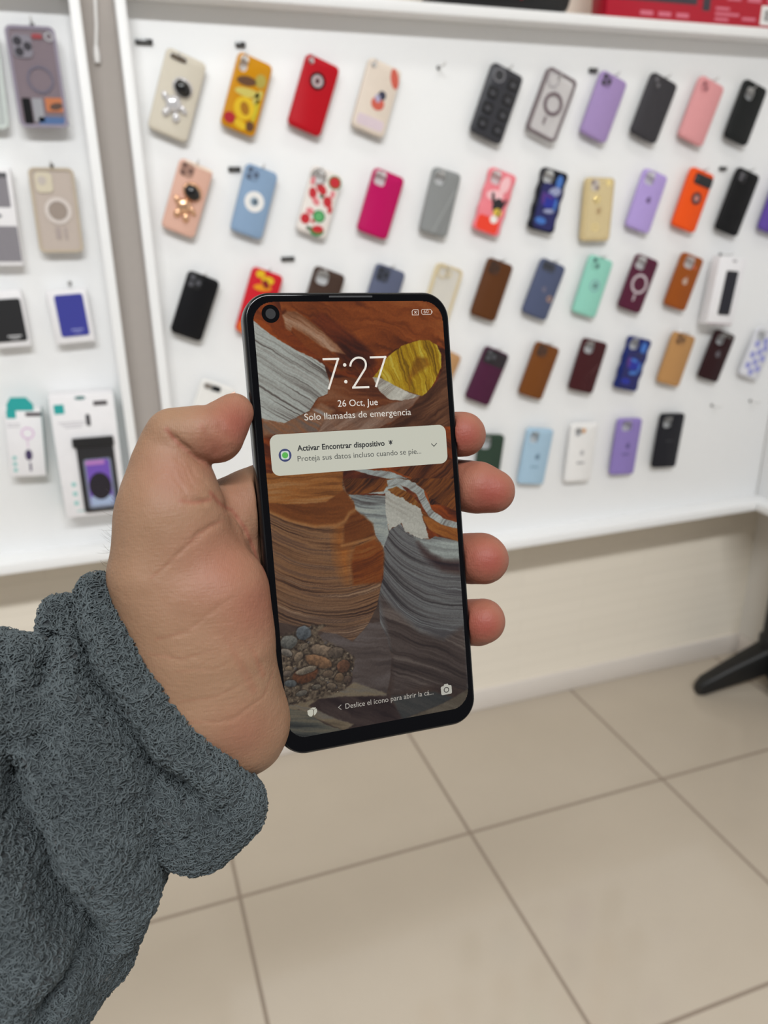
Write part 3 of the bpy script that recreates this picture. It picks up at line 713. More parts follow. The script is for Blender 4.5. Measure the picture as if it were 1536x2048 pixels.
SQ = [('rect', 'raised_square', -.25 + .5 * i, .33 - .22 * j, 24, 22, 4, M('black_soft_square', (22, 22, 26), .25), 3.2) for i in range(2) for j in range(4) if not (i == 0 and j == 0)]
SQ += [('oval', 'square_dimple', -.25 + .5 * i, .32 - .22 * j, 7, 6, 0, M('dark_dimple', (66, 66, 72), .2), 3.6) for i in range(2) for j in range(4) if not (i == 0 and j == 0)]
case('black_square', (58, 58, 63), 'black phone case covered in raised squares on the top row', None, .3, dec=SQ + [('ring', 'camera_ring', -.22, .36, 15, 11, M('steel_grey', (130, 130, 136), .25, .4), 1.6), ('disc', 'camera_disc', -.22, .36, 11, DGREY, 1.0)])

def clear_case(key, rim, label, ringcol, cut='square', back=(232, 228, 228), alpha=.55, dec=(), **k):
    cx, cz, cw, ch, ang = CASES[key]
    cw = k.pop('w', None) or min(max(cw, .070), .083); ch = k.pop('h', None) or min(max(ch, .138), .166)
    t = empty('phone_case', label, k.get('cat', 'phone case'), k.get('group', 'phone cases on the big board'), matrix=wall_matrix(cx, cz, ang, k.get('y', YC)))
    rim_m = rim if not isinstance(rim, tuple) else mat(key + '_rim', rim, .3)
    annulus('rim', rr(cw, ch, .0115, 8), rr(cw - .011, ch - .011, .0075, 8), -.011, 0.0008, rim_m, t)
    plate('clear_back', rr(cw - .0105, ch - .0105, .0075, 8), -.0035, -.0012, mat(key + '_clear', back, .12, 0, .02, trans=alpha), t)
    decor(t, cw, ch, dec)
    return t, cx, cz, cw, ch, ang
DB = M('dark_mauve_plastic', (104, 88, 94), .3)
t, cx, cz, cw, ch, ang = clear_case('clear_ring', (112, 98, 102), 'clear phone case with a dark mauve rim and magnet ring', None, dec=
     [('ring', 'magnet_ring', .02, .02, 25, 17.5, DB), ('rect', 'magnet_bar', -.06, -.26, 5, 18, 2.4, DB), ('ring', 'camera_window', -.22, .35, 16, 13.5, M('grey_clear', (170, 164, 168), .3))])
hook(cx - .006 + .35 * ch * .37, cz + ch / 2 * .93 - .008, 'peg of the clear phone case with a dark mauve rim')

LENS2 = [(-6, 6, 5.2), (6, -6, 5.2)]
LENS3 = [(-7, 7, 5.6), (-7, -7, 5.6), (7, 0, 5.6)]
case('lilac_top', (164, 140, 190), 'plain lilac phone case right of a small black tag on the top row', None, dec=[('lens', -.24, .37, 26, 27, 8, M('dark_lilac_plate', (128, 106, 150), .4), DGREY, LENS3)])  # camera plate in a darker lilac than the shell
case('charcoal', (58, 56, 60), 'plain charcoal grey phone case on the top row', None, dec=[('lens', -.24, .37, 24, 26, 8, M('charcoal_plate', (48, 46, 50), .4), M('grey_lens', (110, 108, 114), .3), [(-5, 5, 4.6), (4, -5, 4.2)])])
case('pink', (222, 154, 156), 'plain pink phone case on the top row', None, dec=[('lens', -.24, .36, 24, 25, 8, M('dusty_pink_plate', (200, 130, 134), .4), M('wine_lens', (120, 66, 74), .3), [(-4, 4, 4.4), (5, -4, 4.0)])])
case('black_top', (26, 28, 28), 'plain black phone case last on the top row', (-.15, .30, 27, 28, 10))
case('rose_astronaut', (222, 178, 160), 'rose gold phone case with an astronaut figure on the second row', None, .3, dec=astronaut(GOLD, BLACK, GOLD) + [('lens', -.22, .37, 28, 28, 8, M('bronze_plate', (176, 138, 122), .3), M('bronze_lens', (118, 88, 78), .3), LENS3), ('rect', 'top_edge', .06, .475, 56, 5, 2, M('pale_gold_edge', (246, 226, 206), .3), .6)])
case('pale_blue', (138, 164, 194), 'pale blue phone case with a white ring on the second row', None, dec=[('ring', 'white_ring', .0, .0, 21, 9, WHT), ('disc', 'logo_disc', 0, 0, 9, M('grey_blue_disc', (150, 170, 186), .4), .5), ('logo', .03, 0, 12, M('slate_print', (78, 92, 104), .4)), ('lens', -.24, .37, 26, 28, 8, M('blue_plate', (126, 150, 180), .4), M('blue_lens', (86, 100, 122), .3), LENS3)])
RD = M('melon_red_print', (196, 38, 48), .4); GN = M('melon_green_print', (40, 128, 66), .4); PK = M('melon_pink_print', (226, 130, 136), .4); DG = M('melon_dark_print', (58, 84, 50), .4)
WM = []
for u, v, rx, ry, a, c in ((.30, .36, 15, 14, 0, GN), (.30, .36, 12.5, 11.5, 0, RD), (-.05, .20, 14, 9, -30, RD), (-.28, .10, 9, 12, 20, RD), (.24, .05, 10, 12, 30, RD), (-.12, .0, 10, 7, -35, PK), (.33, .18, 5, 9, 0, PK), (.10, -.20, 14, 13, 0, GN), (.10, -.20, 10, 10, 0, M('melon_light_green', (96, 176, 110), .4)), (-.30, -.30, 11, 11, 0, RD), (-.22, -.17, 9, 7, 0, PK), (.16, -.42, 16, 11, 15, GN), (.17, -.39, 13, 8, 15, RD), (-.12, -.42, 6, 4, 0, DG), (-.38, .27, 5, 9, 0, PK), (.02, .10, 5, 4, 0, DG), (-.05, -.30, 4, 4, 0, RD), (.38, -.05, 5, 8, 0, RD)):
    WM.append(('oval', 'fruit_print', u, v, rx, ry, a, c, .5 + .05 * len(WM)))
case('watermelon', (236, 228, 222), 'white phone case printed with red and green watermelons', 'square', dec=[('ring', 'camera_rim', -.24, .355, 17, 14.5, M('grey_rim', (120, 110, 104), .3), 1.0)] + WM)
case('magenta', (188, 8, 92), 'plain magenta phone case on the second row', (-.25, .36, 27, 30, 8))
case('grey', (140, 142, 142), 'grey phone case with faint diagonal streaks on the second row', (-.22, .35, 25, 28, 9), dec=[('poly', 'diagonal_streak', [(-.10, -.48), (-.04, -.48), (.40, .20), (.40, .28)], M('light_grey_streak', (154, 156, 156), .4), .3), ('poly', 'diagonal_streak', [(.12, -.48), (.15, -.48), (.42, -.02), (.42, .04)], M('dark_grey_streak', (124, 126, 126), .4), .3)])
PR = M('hot_red_print', (240, 62, 36), .35); PKP = M('pale_pink_print', (248, 196, 200), .35); BKP = M('black_print', (34, 32, 36), .4); YP = M('mustard_print', (222, 190, 70), .4); WP = M('white_patch_print', (240, 234, 228), .4)
case('pink_red', (238, 132, 142), 'pink phone case with a red lower end and a black and yellow print', (-.22, .36, 27, 30, 10), .35, wavy=.0012, dec=
     [('oval', 'print_patch', .16, .30, 12, 20, -10, PKP), ('oval', 'print_patch', -.08, .10, 22, 12, 10, PKP, .6), ('rect', 'print_base', -.04, -.36, 58, 34, 9, PR), ('oval', 'print_patch', .12, -.04, 14, 17, 0, BKP, 1.0), ('oval', 'print_patch', -.12, .06, 4, 13, 20, BKP, 1.0), ('oval', 'print_patch', .32, .03, 3.5, 11, -20, BKP, 1.0), ('oval', 'print_patch', .18, -.14, 11, 9, 0, YP, 1.2), ('oval', 'print_patch', .12, -.26, 10, 9, 0, WP, 1.2), ('oval', 'print_patch', .22, -.15, 2, 9, 0, BKP, 1.4)])
B1 = M('royal_blue_print', (24, 40, 150), .35); B2 = M('deep_blue_print', (26, 28, 92), .35); B3 = M('sky_print', (62, 112, 190), .35); PU = M('purple_print', (84, 44, 128), .35); GR = M('grey_blue_print', (150, 156, 190), .4)
def bluedec(k): return [('rect', 'printed_panel', .02, -.10, 58, 104, 12, B2, .4), ('oval', 'print_patch', .22, .33, 9, 15, 0, B3), ('oval', 'print_patch', .14, .16, 17, 10, 20, GR if k else M('deep_navy_print', (30, 34, 84), .4), .8), ('oval', 'print_patch', -.02, -.0, 20, 17, 0, B1, 1.0), ('oval', 'print_patch', -.22, .02, 5, 15, 10, PU, 1.2), ('oval', 'print_patch', .10, -.16, 16, 5, 10, GR if k else B3, 1.2), ('oval', 'print_patch', -.12, -.34, 15, 8, 0, B3 if k else B1, 1.0), ('oval', 'print_patch', .27, -.05, 4, 16, 0, B3, 1.2), ('oval', 'print_patch', -.02, .07, 12, 4, -10, B3 if not k else PU, 1.3)]
case('navy', (24, 24, 34), 'dark blue wavy-edged phone case with a blue print on the second row', 'circle', .3, wavy=.0016, dec=bluedec(True))
case('gold', (206, 186, 142), 'pale gold glossy phone case hanging straight on the second row', None, .12, dec=[('rect', 'clear_panel', 0, 0, 66, 134, 9, M('gold_chrome', (222, 202, 156), .14, .55), .6), ('disc', 'camera_disc', .28, .42, 8, M('bright_gold_chrome', (246, 224, 160), .1, .8), 1.4), ('ball', 'gem', -.08, .16, 10, 9, 3, 20, M('bright_gold_chrome', (246, 224, 160), .1, .8)), ('oval', 'logo_mark', .02, -.02, 7, 9, 0, M('tan_print', (176, 150, 110), .3), 1.0), ('ring', 'gold_ring', -.06, -.28, 9, 6.5, M('bright_gold_chrome', (246, 224, 160), .1, .8), 1.2), ('lens', -.18, .38, 22, 26, 7, M('pale_lens_plate', (196, 186, 176), .3), M('mauve_lens', (128, 112, 120), .3), LENS2)], peg=False)
case('lilac_logo', (178, 156, 216), 'lilac phone case with a small dark logo mark on the second row', (-.20, .36, 28, 30, 8), dec=[('logo', .02, .02, 14, M('plum_grey_print', (96, 76, 122), .4))])
case('orange', (238, 84, 18), 'bright orange phone case with a black camera band and badge', None, dec=[('rect', 'camera_band', .10, .345, 58, 26, 6, BLACK, 1.8), ('disc', 'badge', .06, .04, 14, DGREY, 1.2), ('ring', 'badge_rim', .06, .04, 15, 13, M('maroon_rim', (110, 36, 22), .4), 1.6), ('oval', 'badge_mark', .06, .04, 6, 7, 0, M('salmon_print', (216, 140, 130), .4), 1.6), ('disc', 'camera_hole', -.2, .35, 5, M('grey_glass', (70, 70, 76), .15), 2.2)])
case('black_row2', (14, 14, 16), 'plain black phone case near the end of the second row', None, dec=[('lens', -.22, .37, 26, 28, 8, M('black_plate', (20, 20, 22), .35), M('grey_lens', (110, 108, 114), .3), [(-5, 5, 4.6), (-5, -5, 4.2), (6, 4, 2)])])
case('violet_edge', (96, 72, 158), 'violet phone case cut off by the right edge of the photo', 'square')
case('black_row3', (18, 18, 21), 'plain black phone case first on the third row', None, .35, dec=[('lens', -.22, .36, 29, 31, 8, M('black_plate', (20, 20, 22), .35), M('dim_lens', (84, 84, 90), .3), LENS3)])
case('red_yellow', (204, 30, 44), 'red phone case with a yellow print and orange foot, partly behind the phone', None, .35, dec=[('oval', 'print_patch', -.22, .42, 10, 8, 20, YL), ('oval', 'print_patch', .05, .36, 14, 9, 10, YL, .8), ('oval', 'print_patch', -.05, .24, 20, 7, 12, M('golden_print', (230, 150, 16), .35), .9), ('oval', 'print_patch', .02, .30, 7, 10, 40, M('dark_red_print', (130, 22, 24), .35), 1.0), ('rect', 'print_base', 0, -.40, 66, 26, 9, M('orange_print', (218, 104, 40), .35))])
case('brown_hidden', (70, 52, 44), 'dark brown phone case half hidden behind the top of the phone', (-.20, .35, 30, 30, 10))
case('slate_hidden', (92, 98, 122), 'slate blue phone case half hidden behind the top of the phone', None, dec=[('lens', -.22, .36, 32, 34, 9, M('dark_slate_plate', (62, 66, 80), .35), M('black_lens', (40, 42, 50), .3), LENS3)])
t, cx, cz, cw, ch, ang = clear_case('gold_clear', M('pale_gold_chrome', (230, 212, 172), .22, .3), 'clear phone case with a pale gold rim beside the top right of the phone', None, back=(240, 236, 228), dec=[('ring', 'camera_rim', -.22, .37, 14, 11, M('pale_gold_chrome', (230, 212, 172), .22, .3)), ('ring', 'camera_rim', .0, .37, 8, 5.5, M('pale_gold_chrome', (230, 212, 172), .22, .3))])
hook(cx + .012, cz + ch / 2 * .92, 'peg of the clear phone case with a pale gold rim')
LEA = dict(rough=.55)
case('brown', (92, 52, 22), 'dark brown leather-look phone case on the third row', None, .55, dec=[('lens', -.20, .36, 30, 32, 9, M('dark_brown_plate', (70, 38, 16), .45), M('brown_lens', (48, 28, 16), .3), LENS3)])
case('slate', (80, 88, 116), 'slate blue phone case with a small rose ring on the third row', None, dec=[('lens', -.16, .39, 38, 24, 8, M('dark_slate_plate', (62, 66, 80), .35), M('black_lens', (40, 42, 50), .3), [(-11, 0, 6), (2, 0, 6), (13, 0, 3)]), ('logo', -.02, .0, 12, M('rose_grey_print', (110, 106, 124), .35)), ('ring', 'rose_ring', .30, -.12, 7, 5, M('rose_gold_chrome', (232, 186, 150), .18, .8), 1.5)])
case('mint', (146, 208, 190), 'mint green phone case with a grey ring on the third row', None, dec=[('ring', 'grey_ring', .04, .02, 15, 11, M('grey_mint_print', (128, 172, 172), .4)), ('logo', .06, .02, 12, M('slate_print', (78, 92, 104), .4)), ('lens', -.20, .38, 24, 30, 8, M('mint_plate', (132, 194, 176), .4), M('dark_teal_lens', (60, 92, 90), .3), LENS2)])
case('burgundy_ring', (84, 28, 52), 'burgundy phone case with a white magnet ring on the third row', 'square', dec=[('ring', 'magnet_ring', .0, .0, 25, 19, M('pale_ring', (198, 184, 190), .4)), ('rect', 'magnet_bar', -.02, -.26, 5, 18, 2.4, M('pale_ring', (198, 184, 190), .4))])
case('caramel', (150, 76, 20), 'caramel brown phone case with a pale logo mark on the third row', (-.10, .35, 32, 30, 10), .4, dec=[('logo', .0, .01, 18, M('pale_logo_print', (186, 160, 144), .3)), ('disc', 'price_dot', .2, .30, 4.5, M('red_dot', (206, 92, 60), .4))])
case('tan_hidden', (186, 142, 98), 'tan phone case mostly hidden behind the right edge of the phone', 'square', .5)
case('plum', (74, 28, 56), 'dark plum phone case with a black camera plate on the fourth row', None, dec=[('rect', 'upper_panel', 0, .34, 66, 36, 8, M('black_plum', (34, 26, 32), .4), .9), ('lens', -.18, .36, 28, 30, 8, M('black_plate', (20, 20, 22), .35), M('dim_lens', (84, 84, 90), .3), LENS3)])
case('chestnut', (116, 66, 24), 'chestnut brown phone case on the fourth row', None, dec=[('lens', -.20, .36, 30, 32, 9, M('chestnut_plate', (84, 48, 24), .45), M('umber_lens', (52, 34, 24), .3), LENS3)])
case('burgundy', (66, 24, 28), 'dark burgundy phone case with a diagonal crease on the fourth row', (-.20, .34, 29, 30, 10), dec=[('poly', 'diagonal_streak', [(.05, -.22), (.08, -.22), (.38, .06), (.38, .10)], M('burgundy_light', (96, 52, 54), .4), .3)])
case('blue', (26, 40, 104), 'bright blue wavy-edged phone case with a light blue print on the fourth row', 'circle', .3, wavy=.0016, dec=bluedec(False))
case('tan', (180, 134, 84), 'tan phone case on the fourth row', None, dec=[('lens', -.14, .38, 34, 28, 9, M('tan_plate', (158, 114, 68), .45), M('umber_lens', (70, 48, 32), .3), LENS3)])
case('dark_logo', (42, 14, 18), 'black cherry phone case with a grey logo mark under the white box', (-.16, .33, 27, 28, 10), dec=[('logo', -.02, .04, 17, M('grey_logo_print', (96, 92, 98), .35)), ('rect', 'upper_panel', .08, .44, 40, 10, 3, M('grey_green_panel', (84, 80, 76), .4), .5)])
WB = [('oval', 'blue_spot', u, v, 10, 10, 0, M('periwinkle_print', (150, 152, 206), .4), .6) for u, v in ((-.25, .18), (.2, .15), (0, .04), (-.28, -.05), (.26, -.06), (-.02, -.17), (-.3, -.27), (.22, -.28), (-.05, -.38), (.1, .28))]
case('white_blue', (214, 214, 220), 'white phone case with periwinkle spots at the right edge of the fourth row', 'square', dec=WB)
case('green', (48, 66, 54), 'dark green phone case behind the index and middle fingertips', 'square')
PT = M('pale_blue_print', (120, 150, 172), .4)
case('light_blue', (164, 192, 212), 'light blue phone case on the bottom row', (-.20, .34, 26, 30, 9), dec=[('logo', .05, .0, 15, M('steel_blue_print', (104, 130, 152), .4)), ('rect', 'text_bar', .0, -.18, 24, 4, 1.5, PT)], r=9)
case('white', (232, 230, 228), 'white phone case on the bottom row', (-.22, .36, 20, 24, 8), dec=[('lens', -.02, .38, 12, 14, 5, M('tan_sticker', (206, 170, 130), .4), M('orange_dot', (196, 128, 66), .4), [(0, 0, 4)]), ('logo', .02, .0, 14, M('grey_logo_light', (176, 174, 176), .4)), ('rect', 'text_bar', .0, -.17, 24, 6, 1.5, M('grey_text', (160, 158, 160), .4))], r=9)
case('purple', (140, 122, 184), 'purple phone case on the bottom row', (-.12, .37, 32, 28, 9), dec=[('logo', .04, .02, 16, M('dark_purple_print', (98, 84, 138), .4)), ('rect', 'text_bar', .0, -.13, 26, 5, 1.5, M('dark_purple_print', (98, 84, 138), .4))], r=9)
case('black_row5', (30, 30, 36), 'plain black phone case last on the bottom row', (-.20, .34, 28, 30, 9), dec=[('rect', 'text_bar', .0, .0, 26, 3, 1, M('dim_text', (52, 52, 58), .4))], r=9)
case('white_thumb', (232, 230, 226), 'white phone case with a black camera bar behind the thumb', (-.16, .415, 38, 14, 6), w=.079, h=.155, dec=[('rect', 'camera_bar', -.03, .415, 20, 13, 4, BLACK, .6), ('rect', 'camera_bar_end', -.28, .415, 17, 11, 5, M('taupe_bar', (132, 124, 116), .35), .5), ('ring', 'magnet_ring', .05, -.28, 17, 12, M('lavender_grey_ring', (196, 194, 204), .4))])

# pegs and tags that show on the bare board
for i, (p) in enumerate(HOOKS):
    hook(p[0], p[1], HOOK_LABELS[i], cap=True)
for i, ((x, z), wd) in enumerate(TAGS):
    t = empty('price_tag', TAG_LABELS[i], 'price tag', 'black tags on the board', matrix=Matrix.Translation((x, YB, z)))
    box('tag_strip', BLACK, (-wd / 2, wd / 2, -.006, .0005, -.0048, .0048), t, .001)
    box('tag_text', M('tag_text_grey', (120, 118, 116), .5), (-wd / 2 * .7, wd / 2 * .7, -.0064, -.0055, -.001, .001), t, 0)

# ------------------------------------------------------------------ boxed goods
GRP = 'packs on the left board'
t, cx, cz, cw, ch, ang = clear_case('clear_box', M('iridescent_rim', (160, 152, 168), .12, .2), 'clear violet phone case with a magnet ring and coloured picture insert', None, back=(142, 128, 136), alpha=.2, group=GRP, w=.086, h=.168, y=1.765, dec=
    [('lens', -.20, .30, 34, 38, 9, M('grey_glass_plate', (136, 132, 142), .2), M('dark_glass', (64, 62, 68), .15), [(-7, 8, 7.5), (-6, -9, 7.5), (9, 0, 7)]), ('rect', 'red_sticker', .12, .40, 18, 8, 3, M('deep_red_sticker', (150, 40, 48), .4), 1.0), ('ring', 'round_badge', .36, .40, 8, 5, M('pale_grey_badge', (176, 174, 178), .3), 1.0), ('ring', 'magnet_ring', .06, -.02, 23, 19.5, M('slate_violet_ring', (104, 100, 118), .35), .6),
     ('rect', 'picture_black', -.30, -.335, 15, 44, 2, BLACK, .5), ('rect', 'picture_grey', -.08, -.325, 18, 40, 2, M('silver_print', (156, 156, 162), .3), .5), ('rect', 'picture_orange', .28, -.27, 34, 24, 2, M('orange_photo_print', (190, 112, 66), .4), .5), ('oval', 'picture_wheel', .30, -.285, 12, 6, 10, M('umber_print', (82, 58, 46), .4), .8), ('rect', 'picture_blue', .20, -.435, 52, 14, 2, M('blue_band_print', (72, 104, 152), .4), .5), ('rect', 'violet_glint', -.475, .18, 3, 80, 1.4, M('violet_edge', (150, 122, 206), .25), .5), ('rect', 'mint_glint', -.462, -.36, 4, 34, 1.4, M('mint_edge', (160, 206, 176), .25), .5)])
hook(cx + .004, cz + .092, 'dark-tipped peg above the clear violet phone case', cap=True, y=1.77)
t, cx, cz, cw, ch, ang = clear_case('beige_ring', (190, 176, 156), 'beige clear phone case with a white magnet ring on the left board', None, back=(206, 192, 182), alpha=.15, group=GRP, w=.083, h=.157, dec=
    [('lens', -.19, .33, 32, 38, 9, M('cream_camera_plate', (212, 202, 180), .35), M('pale_lens', (196, 186, 178), .3), [(-3, 3, 8)]), ('disc', 'ring_centre', .04, .0, 17, M('taupe_centre', (156, 142, 132), .4), .3), ('ring', 'magnet_ring', .04, .0, 25, 17.5, M('pale_beige_ring', (214, 204, 198), .4), .7), ('rect', 'magnet_bar', -.02, -.26, 8, 22, 2.5, M('taupe_bar_print', (172, 158, 154), .4)), ('rect', 'magnet_bar', .15, -.26, 4, 22, 1.5, M('taupe_bar_print', (172, 158, 154), .4))])
hook(cx + .003, cz + .084, 'dark-tipped peg above the beige clear phone case', cap=True, y=1.77)
clear_case('clear_sliver', (206, 214, 210), 'clear pale green phone case cut off by the left edge of the photo', None, back=(214, 220, 218), alpha=.4, group=GRP)

def pack(key, name, label, cat, depth, m, group=GRP):
    cx, cz, w, h, ang, y = BOXES[key]
    t = empty(name, label, cat, group, matrix=wall_matrix(cx, cz, ang, y))
    bm = bmesh.new(); bm_box(bm, -w / 2, w / 2, -h / 2, h / 2, -depth, 0, .0012)
    from_bm('carton', bm, m, t, True, 40)
    return t, w, h
CART = M('white_carton', (234, 232, 234), .45)
t, w, h = pack('grey_pack', 'cable_pack', 'white pack with two grey pictures at the left edge of the photo', 'accessory pack', .028, CART)
decor(t, w, h, [('rect', 'upper_picture', -.05, .28, 62, 62, 2, M('grey_picture', (134, 130, 136), .4), .4), ('rect', 'picture_top_band', -.05, .43, 62, 9, 2, M('dark_grey_band', (84, 82, 86), .4), .6), ('oval', 'printed_mark', .0, .02, 9, 4, 0, M('grey_mark', (120, 122, 128), .4), .4), ('rect', 'lower_picture', 0, -.27, 66, 66, 2, M('grey_picture', (134, 130, 136), .4), .4)])
t, w, h = pack('black_wallet', 'wallet_pack', 'white box with a black card wallet at the left edge of the photo', 'wallet box', .024, CART)
decor(t, w, h, [('rect', 'wallet', -.02, -.02, 62, 84, 5, M('black_leather', (20, 20, 24), .5), 2.0), ('rect', 'wallet_text', .1, -.30, 26, 3, .8, LGREY, 2.2), ('rect', 'wallet_text', .1, -.35, 16, 2, .8, LGREY, 2.2)])
t, w, h = pack('blue_wallet', 'wallet_pack', 'white box with a blue card wallet on the left board', 'wallet box', .024, CART)
decor(t, w, h, [('rect', 'wallet', .03, .02, 55, 84, 5, M('blue_leather', (52, 56, 148), .5), 2.0), ('rect', 'wallet_text', .1, -.25, 24, 3, .8, M('pale_blue_text', (140, 144, 200), .5), 2.2), ('rect', 'wallet_text', .1, -.30, 15, 2, .8, M('pale_blue_text', (140, 144, 200), .5), 2.2)])
cx, cz = BOXES['blue_wallet'][:2]; hook(cx + .006, cz + .064, 'dark-tipped peg above the box with the blue wallet', cap=True, y=1.77)
TEAL = M('teal_print', (38, 162, 160), .4); PTX = M('grey_print_text', (186, 182, 188), .5); MK = M('mauve_strap_print', (216, 180, 214), .4); TL2 = M('soft_teal_print', (140, 196, 192), .4)
t, w, h = pack('strap_pack', 'phone_strap_pack', 'small white pack with a teal header and a pink strap picture', 'accessory pack', .030, CART)
TSIDE = M('teal_grey_side', (120, 154, 152), .45)
bm = bmesh.new(); bm_box(bm, w / 2 - .0003, w / 2 + .0006, -h / 2 + .002, h / 2 - .002, -.029, -.001); from_bm('side_panel', bm, TSIDE, t)
decor(t, w, h, [('poly', 'header_tab', [(-.42, .47), (-.42, .56), (-.30, .66), (.12, .66), (.30, .56), (.30, .47)], TEAL, .6), ('rect', 'logo_square', -.32, .42, 18, 18, 2, TEAL, .5), ('rect', 'black_strip', .28, .415, 30, 8, 1, M('plum_black_strip', (70, 60, 66), .4), .6), ('ring', 'strap_loop', .08, .14, 13, 10, MK, .6), ('rect', 'strap_cord', .06, -.0, 2, 22, .8, MK, .6), ('oval', 'strap_clip', .06, -.18, 7, 12, 0, M('violet_black_print', (66, 54, 92), .4), .7), ('rect', 'strap_tail', .08, -.36, 4, 18, 1, M('violet_black_print', (66, 54, 92), .4), .6)] + [('rect', 'feature_icon', -.34, -.22 - .09 * i, 8, 8, 3, TL2, .5) for i in range(3)] + [('rect', 'printed_line', -.28, .28 - .04 * i, 24, 2, .6, PTX, .4) for i in range(2)])
t, w, h = pack('pouch_pack', 'phone_pouch_pack', 'big white pack with a black phone pouch picture beside the hand', 'accessory pack', .055, CART)
bm = bmesh.new(); bm_box(bm, w / 2 - .0003, w / 2 + .0006, -h / 2 + .002, h / 2 - .002, -.054, -.001); from_bm('side_panel', bm, TSIDE, t)
bm = bmesh.new(); bm_box(bm, -w / 2 - .0006, -w / 2 + .0003, -h / 2 + .002, h / 2 - .002, -.054, -.001); from_bm('side_panel', bm, TSIDE, t)
decor(t, w, h, [('rect', 'logo_square', -.36, .40, 20, 20, 2, TEAL, .5), ('rect', 'black_label', .28, .43, 28, 10, 1.5, M('dark_label', (86, 82, 84), .4), .6), ('rect', 'strap_loop', .06, .30, 9, 26, 4, M('dark_loop', (60, 58, 64), .4), .6), ('oval', 'hang_slot', -.02, .48, 11, 4, 0, M('teal_grey_slot', (86, 128, 128), .4), .5)]
      + [('rect', 'printed_line', -.18, .29 - .02 * i, 58 - 12 * (i % 3), 2, .6, PTX, .4) for i in range(3)] + [('rect', 'feature_icon', -.30, -.22 - .08 * i, 9, 9, 3, TL2, .5) for i in range(3)] + [('rect', 'printed_line', -.16, -.45, 40, 2, .6, TL2, .4)])
po = plate('pouch', rr(.076, .150, .006, 5, .014, -.050), .0, .006, M('black_vinyl', (36, 36, 40), .35), t, .001)
plate('pouch_clip', rr(.084, .020, .003, 4, .012, .034), .004, .010, M('black_clip', (24, 24, 27), .4), po, .001)
sc_ = plate('pouch_window', rr(.056, .112, .006, 5, .015, -.060), .005, .0066, M('steel_window', (128, 136, 156), .2), po, .0004)
plate('pictured_screen', rr(.048, .104, .006, 5, .015, -.058), .0055, .0070, M('violet_screen', (112, 78, 176), .2), sc_)
plate('screen_dark_disc', circle(.023, 28, .015, -.066, 1, 1.35), .006, .0074, M('dark_screen_blob', (26, 22, 36), .2), sc_)
plate('screen_pale_end', rr(.046, .022, .005, 4, .015, -.099), .006, .0073, M('pale_blue_screen', (160, 176, 206), .2), sc_)
plate('screen_pink_top', rr(.040, .010, .004, 4, .010, -.012), .006, .0073, M('pink_screen', (176, 120, 186), .2), sc_)
t, w, h = pack('white_box', 'phone_box', 'white box with a black phone picture near the right end of the third row', 'accessory pack', .030, CART, 'packs on the big board')
decor(t, w, h, [('rect', 'pictured_phone', .06, -.02, 41, 116, 5, BLACK, .8), ('rect', 'phone_screen', .06, -.02, 36, 104, 3, M('dark_navy_screen', (22, 22, 34), .2), 1.0), ('oval', 'hang_slot', .05, .45, 8, 3, 0, M('grey_slot', (150, 146, 148), .4), .5), ('rect', 'base_band', -.02, -.485, 84, 5, 1, M('mauve_grey_band', (176, 164, 166), .4), .4)])
cx, cz = BOXES['white_box'][:2]; hook(cx + .006, cz + .094, 'dark-tipped peg above the white box with the phone picture', cap=True, y=1.765)

# goods on the shelf
(xa, za), (xb, zb) = SHELFTHINGS['black']
t = empty('black_device', 'black rounded device standing on the top shelf', 'speaker', matrix=Matrix.Translation(((xa + xb) / 2, 1.815, 1.920)))
W2 = (xb - xa) / 2
bm = bmesh.new()
loops = []
for yy, ins in ((-.055, .012), (-.050, .004), (-.04, 0), (.05, 0), (.058, .006)):
    loops.append([(x, yy, z) for x, z in rr(2 * W2 - 2 * ins, .12 - 2 * ins, .03, 6, 0, .06)])
loft(bm, loops)
from_bm('housing', bm, M('black_satin_plastic', (14, 14, 16), .35), t)
plate_o = ball('red_indicator', .03, -.056, .024, .003, .002, .002, M('red_indicator', (170, 24, 34), .3), t)
(x0, z0), (x1, z1), (x2, z2) = SHELFTHINGS['red']
t = empty('red_carton', 'red printed carton with a white barcode label on the top shelf', 'box', matrix=Matrix.Translation((x1, 1.76, 1.920)))
RED = M('red_carton', (176, 8, 40), .35)
wr = .56
box('carton', RED, (0, wr, 0, .062, 0, .16), t, .002)
bmx = lambda nm, m, a, b, c, d, dep=.0008: box(nm, m, (a, b, -dep, .0005, c, d), t, 0)
bmx('picture_panel', M('grey_black_picture', (56, 52, 62), .3), .03, .245, .040, .15)
bmx('picture_panel', M('grey_black_picture', (56, 52, 62), .3), .262, .283, .030, .10)
PKT = M('pink_print_text', (212, 110, 130), .45)
for i in range(3): bmx('printed_word', PKT, .09 + .05 * i, .125 + .05 * i, .012, .021)
for k in range(3): bmx('printed_line', PKT, .30, .34 + .03 * (k % 2), .012 + .011 * k, .018 + .011 * k)
bmx('printed_line', PKT, .38, .42, .016, .023)
for k in range(4): bmx('printed_line', PKT, .33 + .06 * k, .37 + .06 * k, .055, .066)
bmx('barcode_label', WHT, .435, .50, .010, .050)
for k in range(6): bmx('barcode_bar', M('barcode_ink', (60, 58, 62), .5), .445 + .006 * k, .4478 + .006 * k + .001 * (k % 2), .018, .042, .0012)

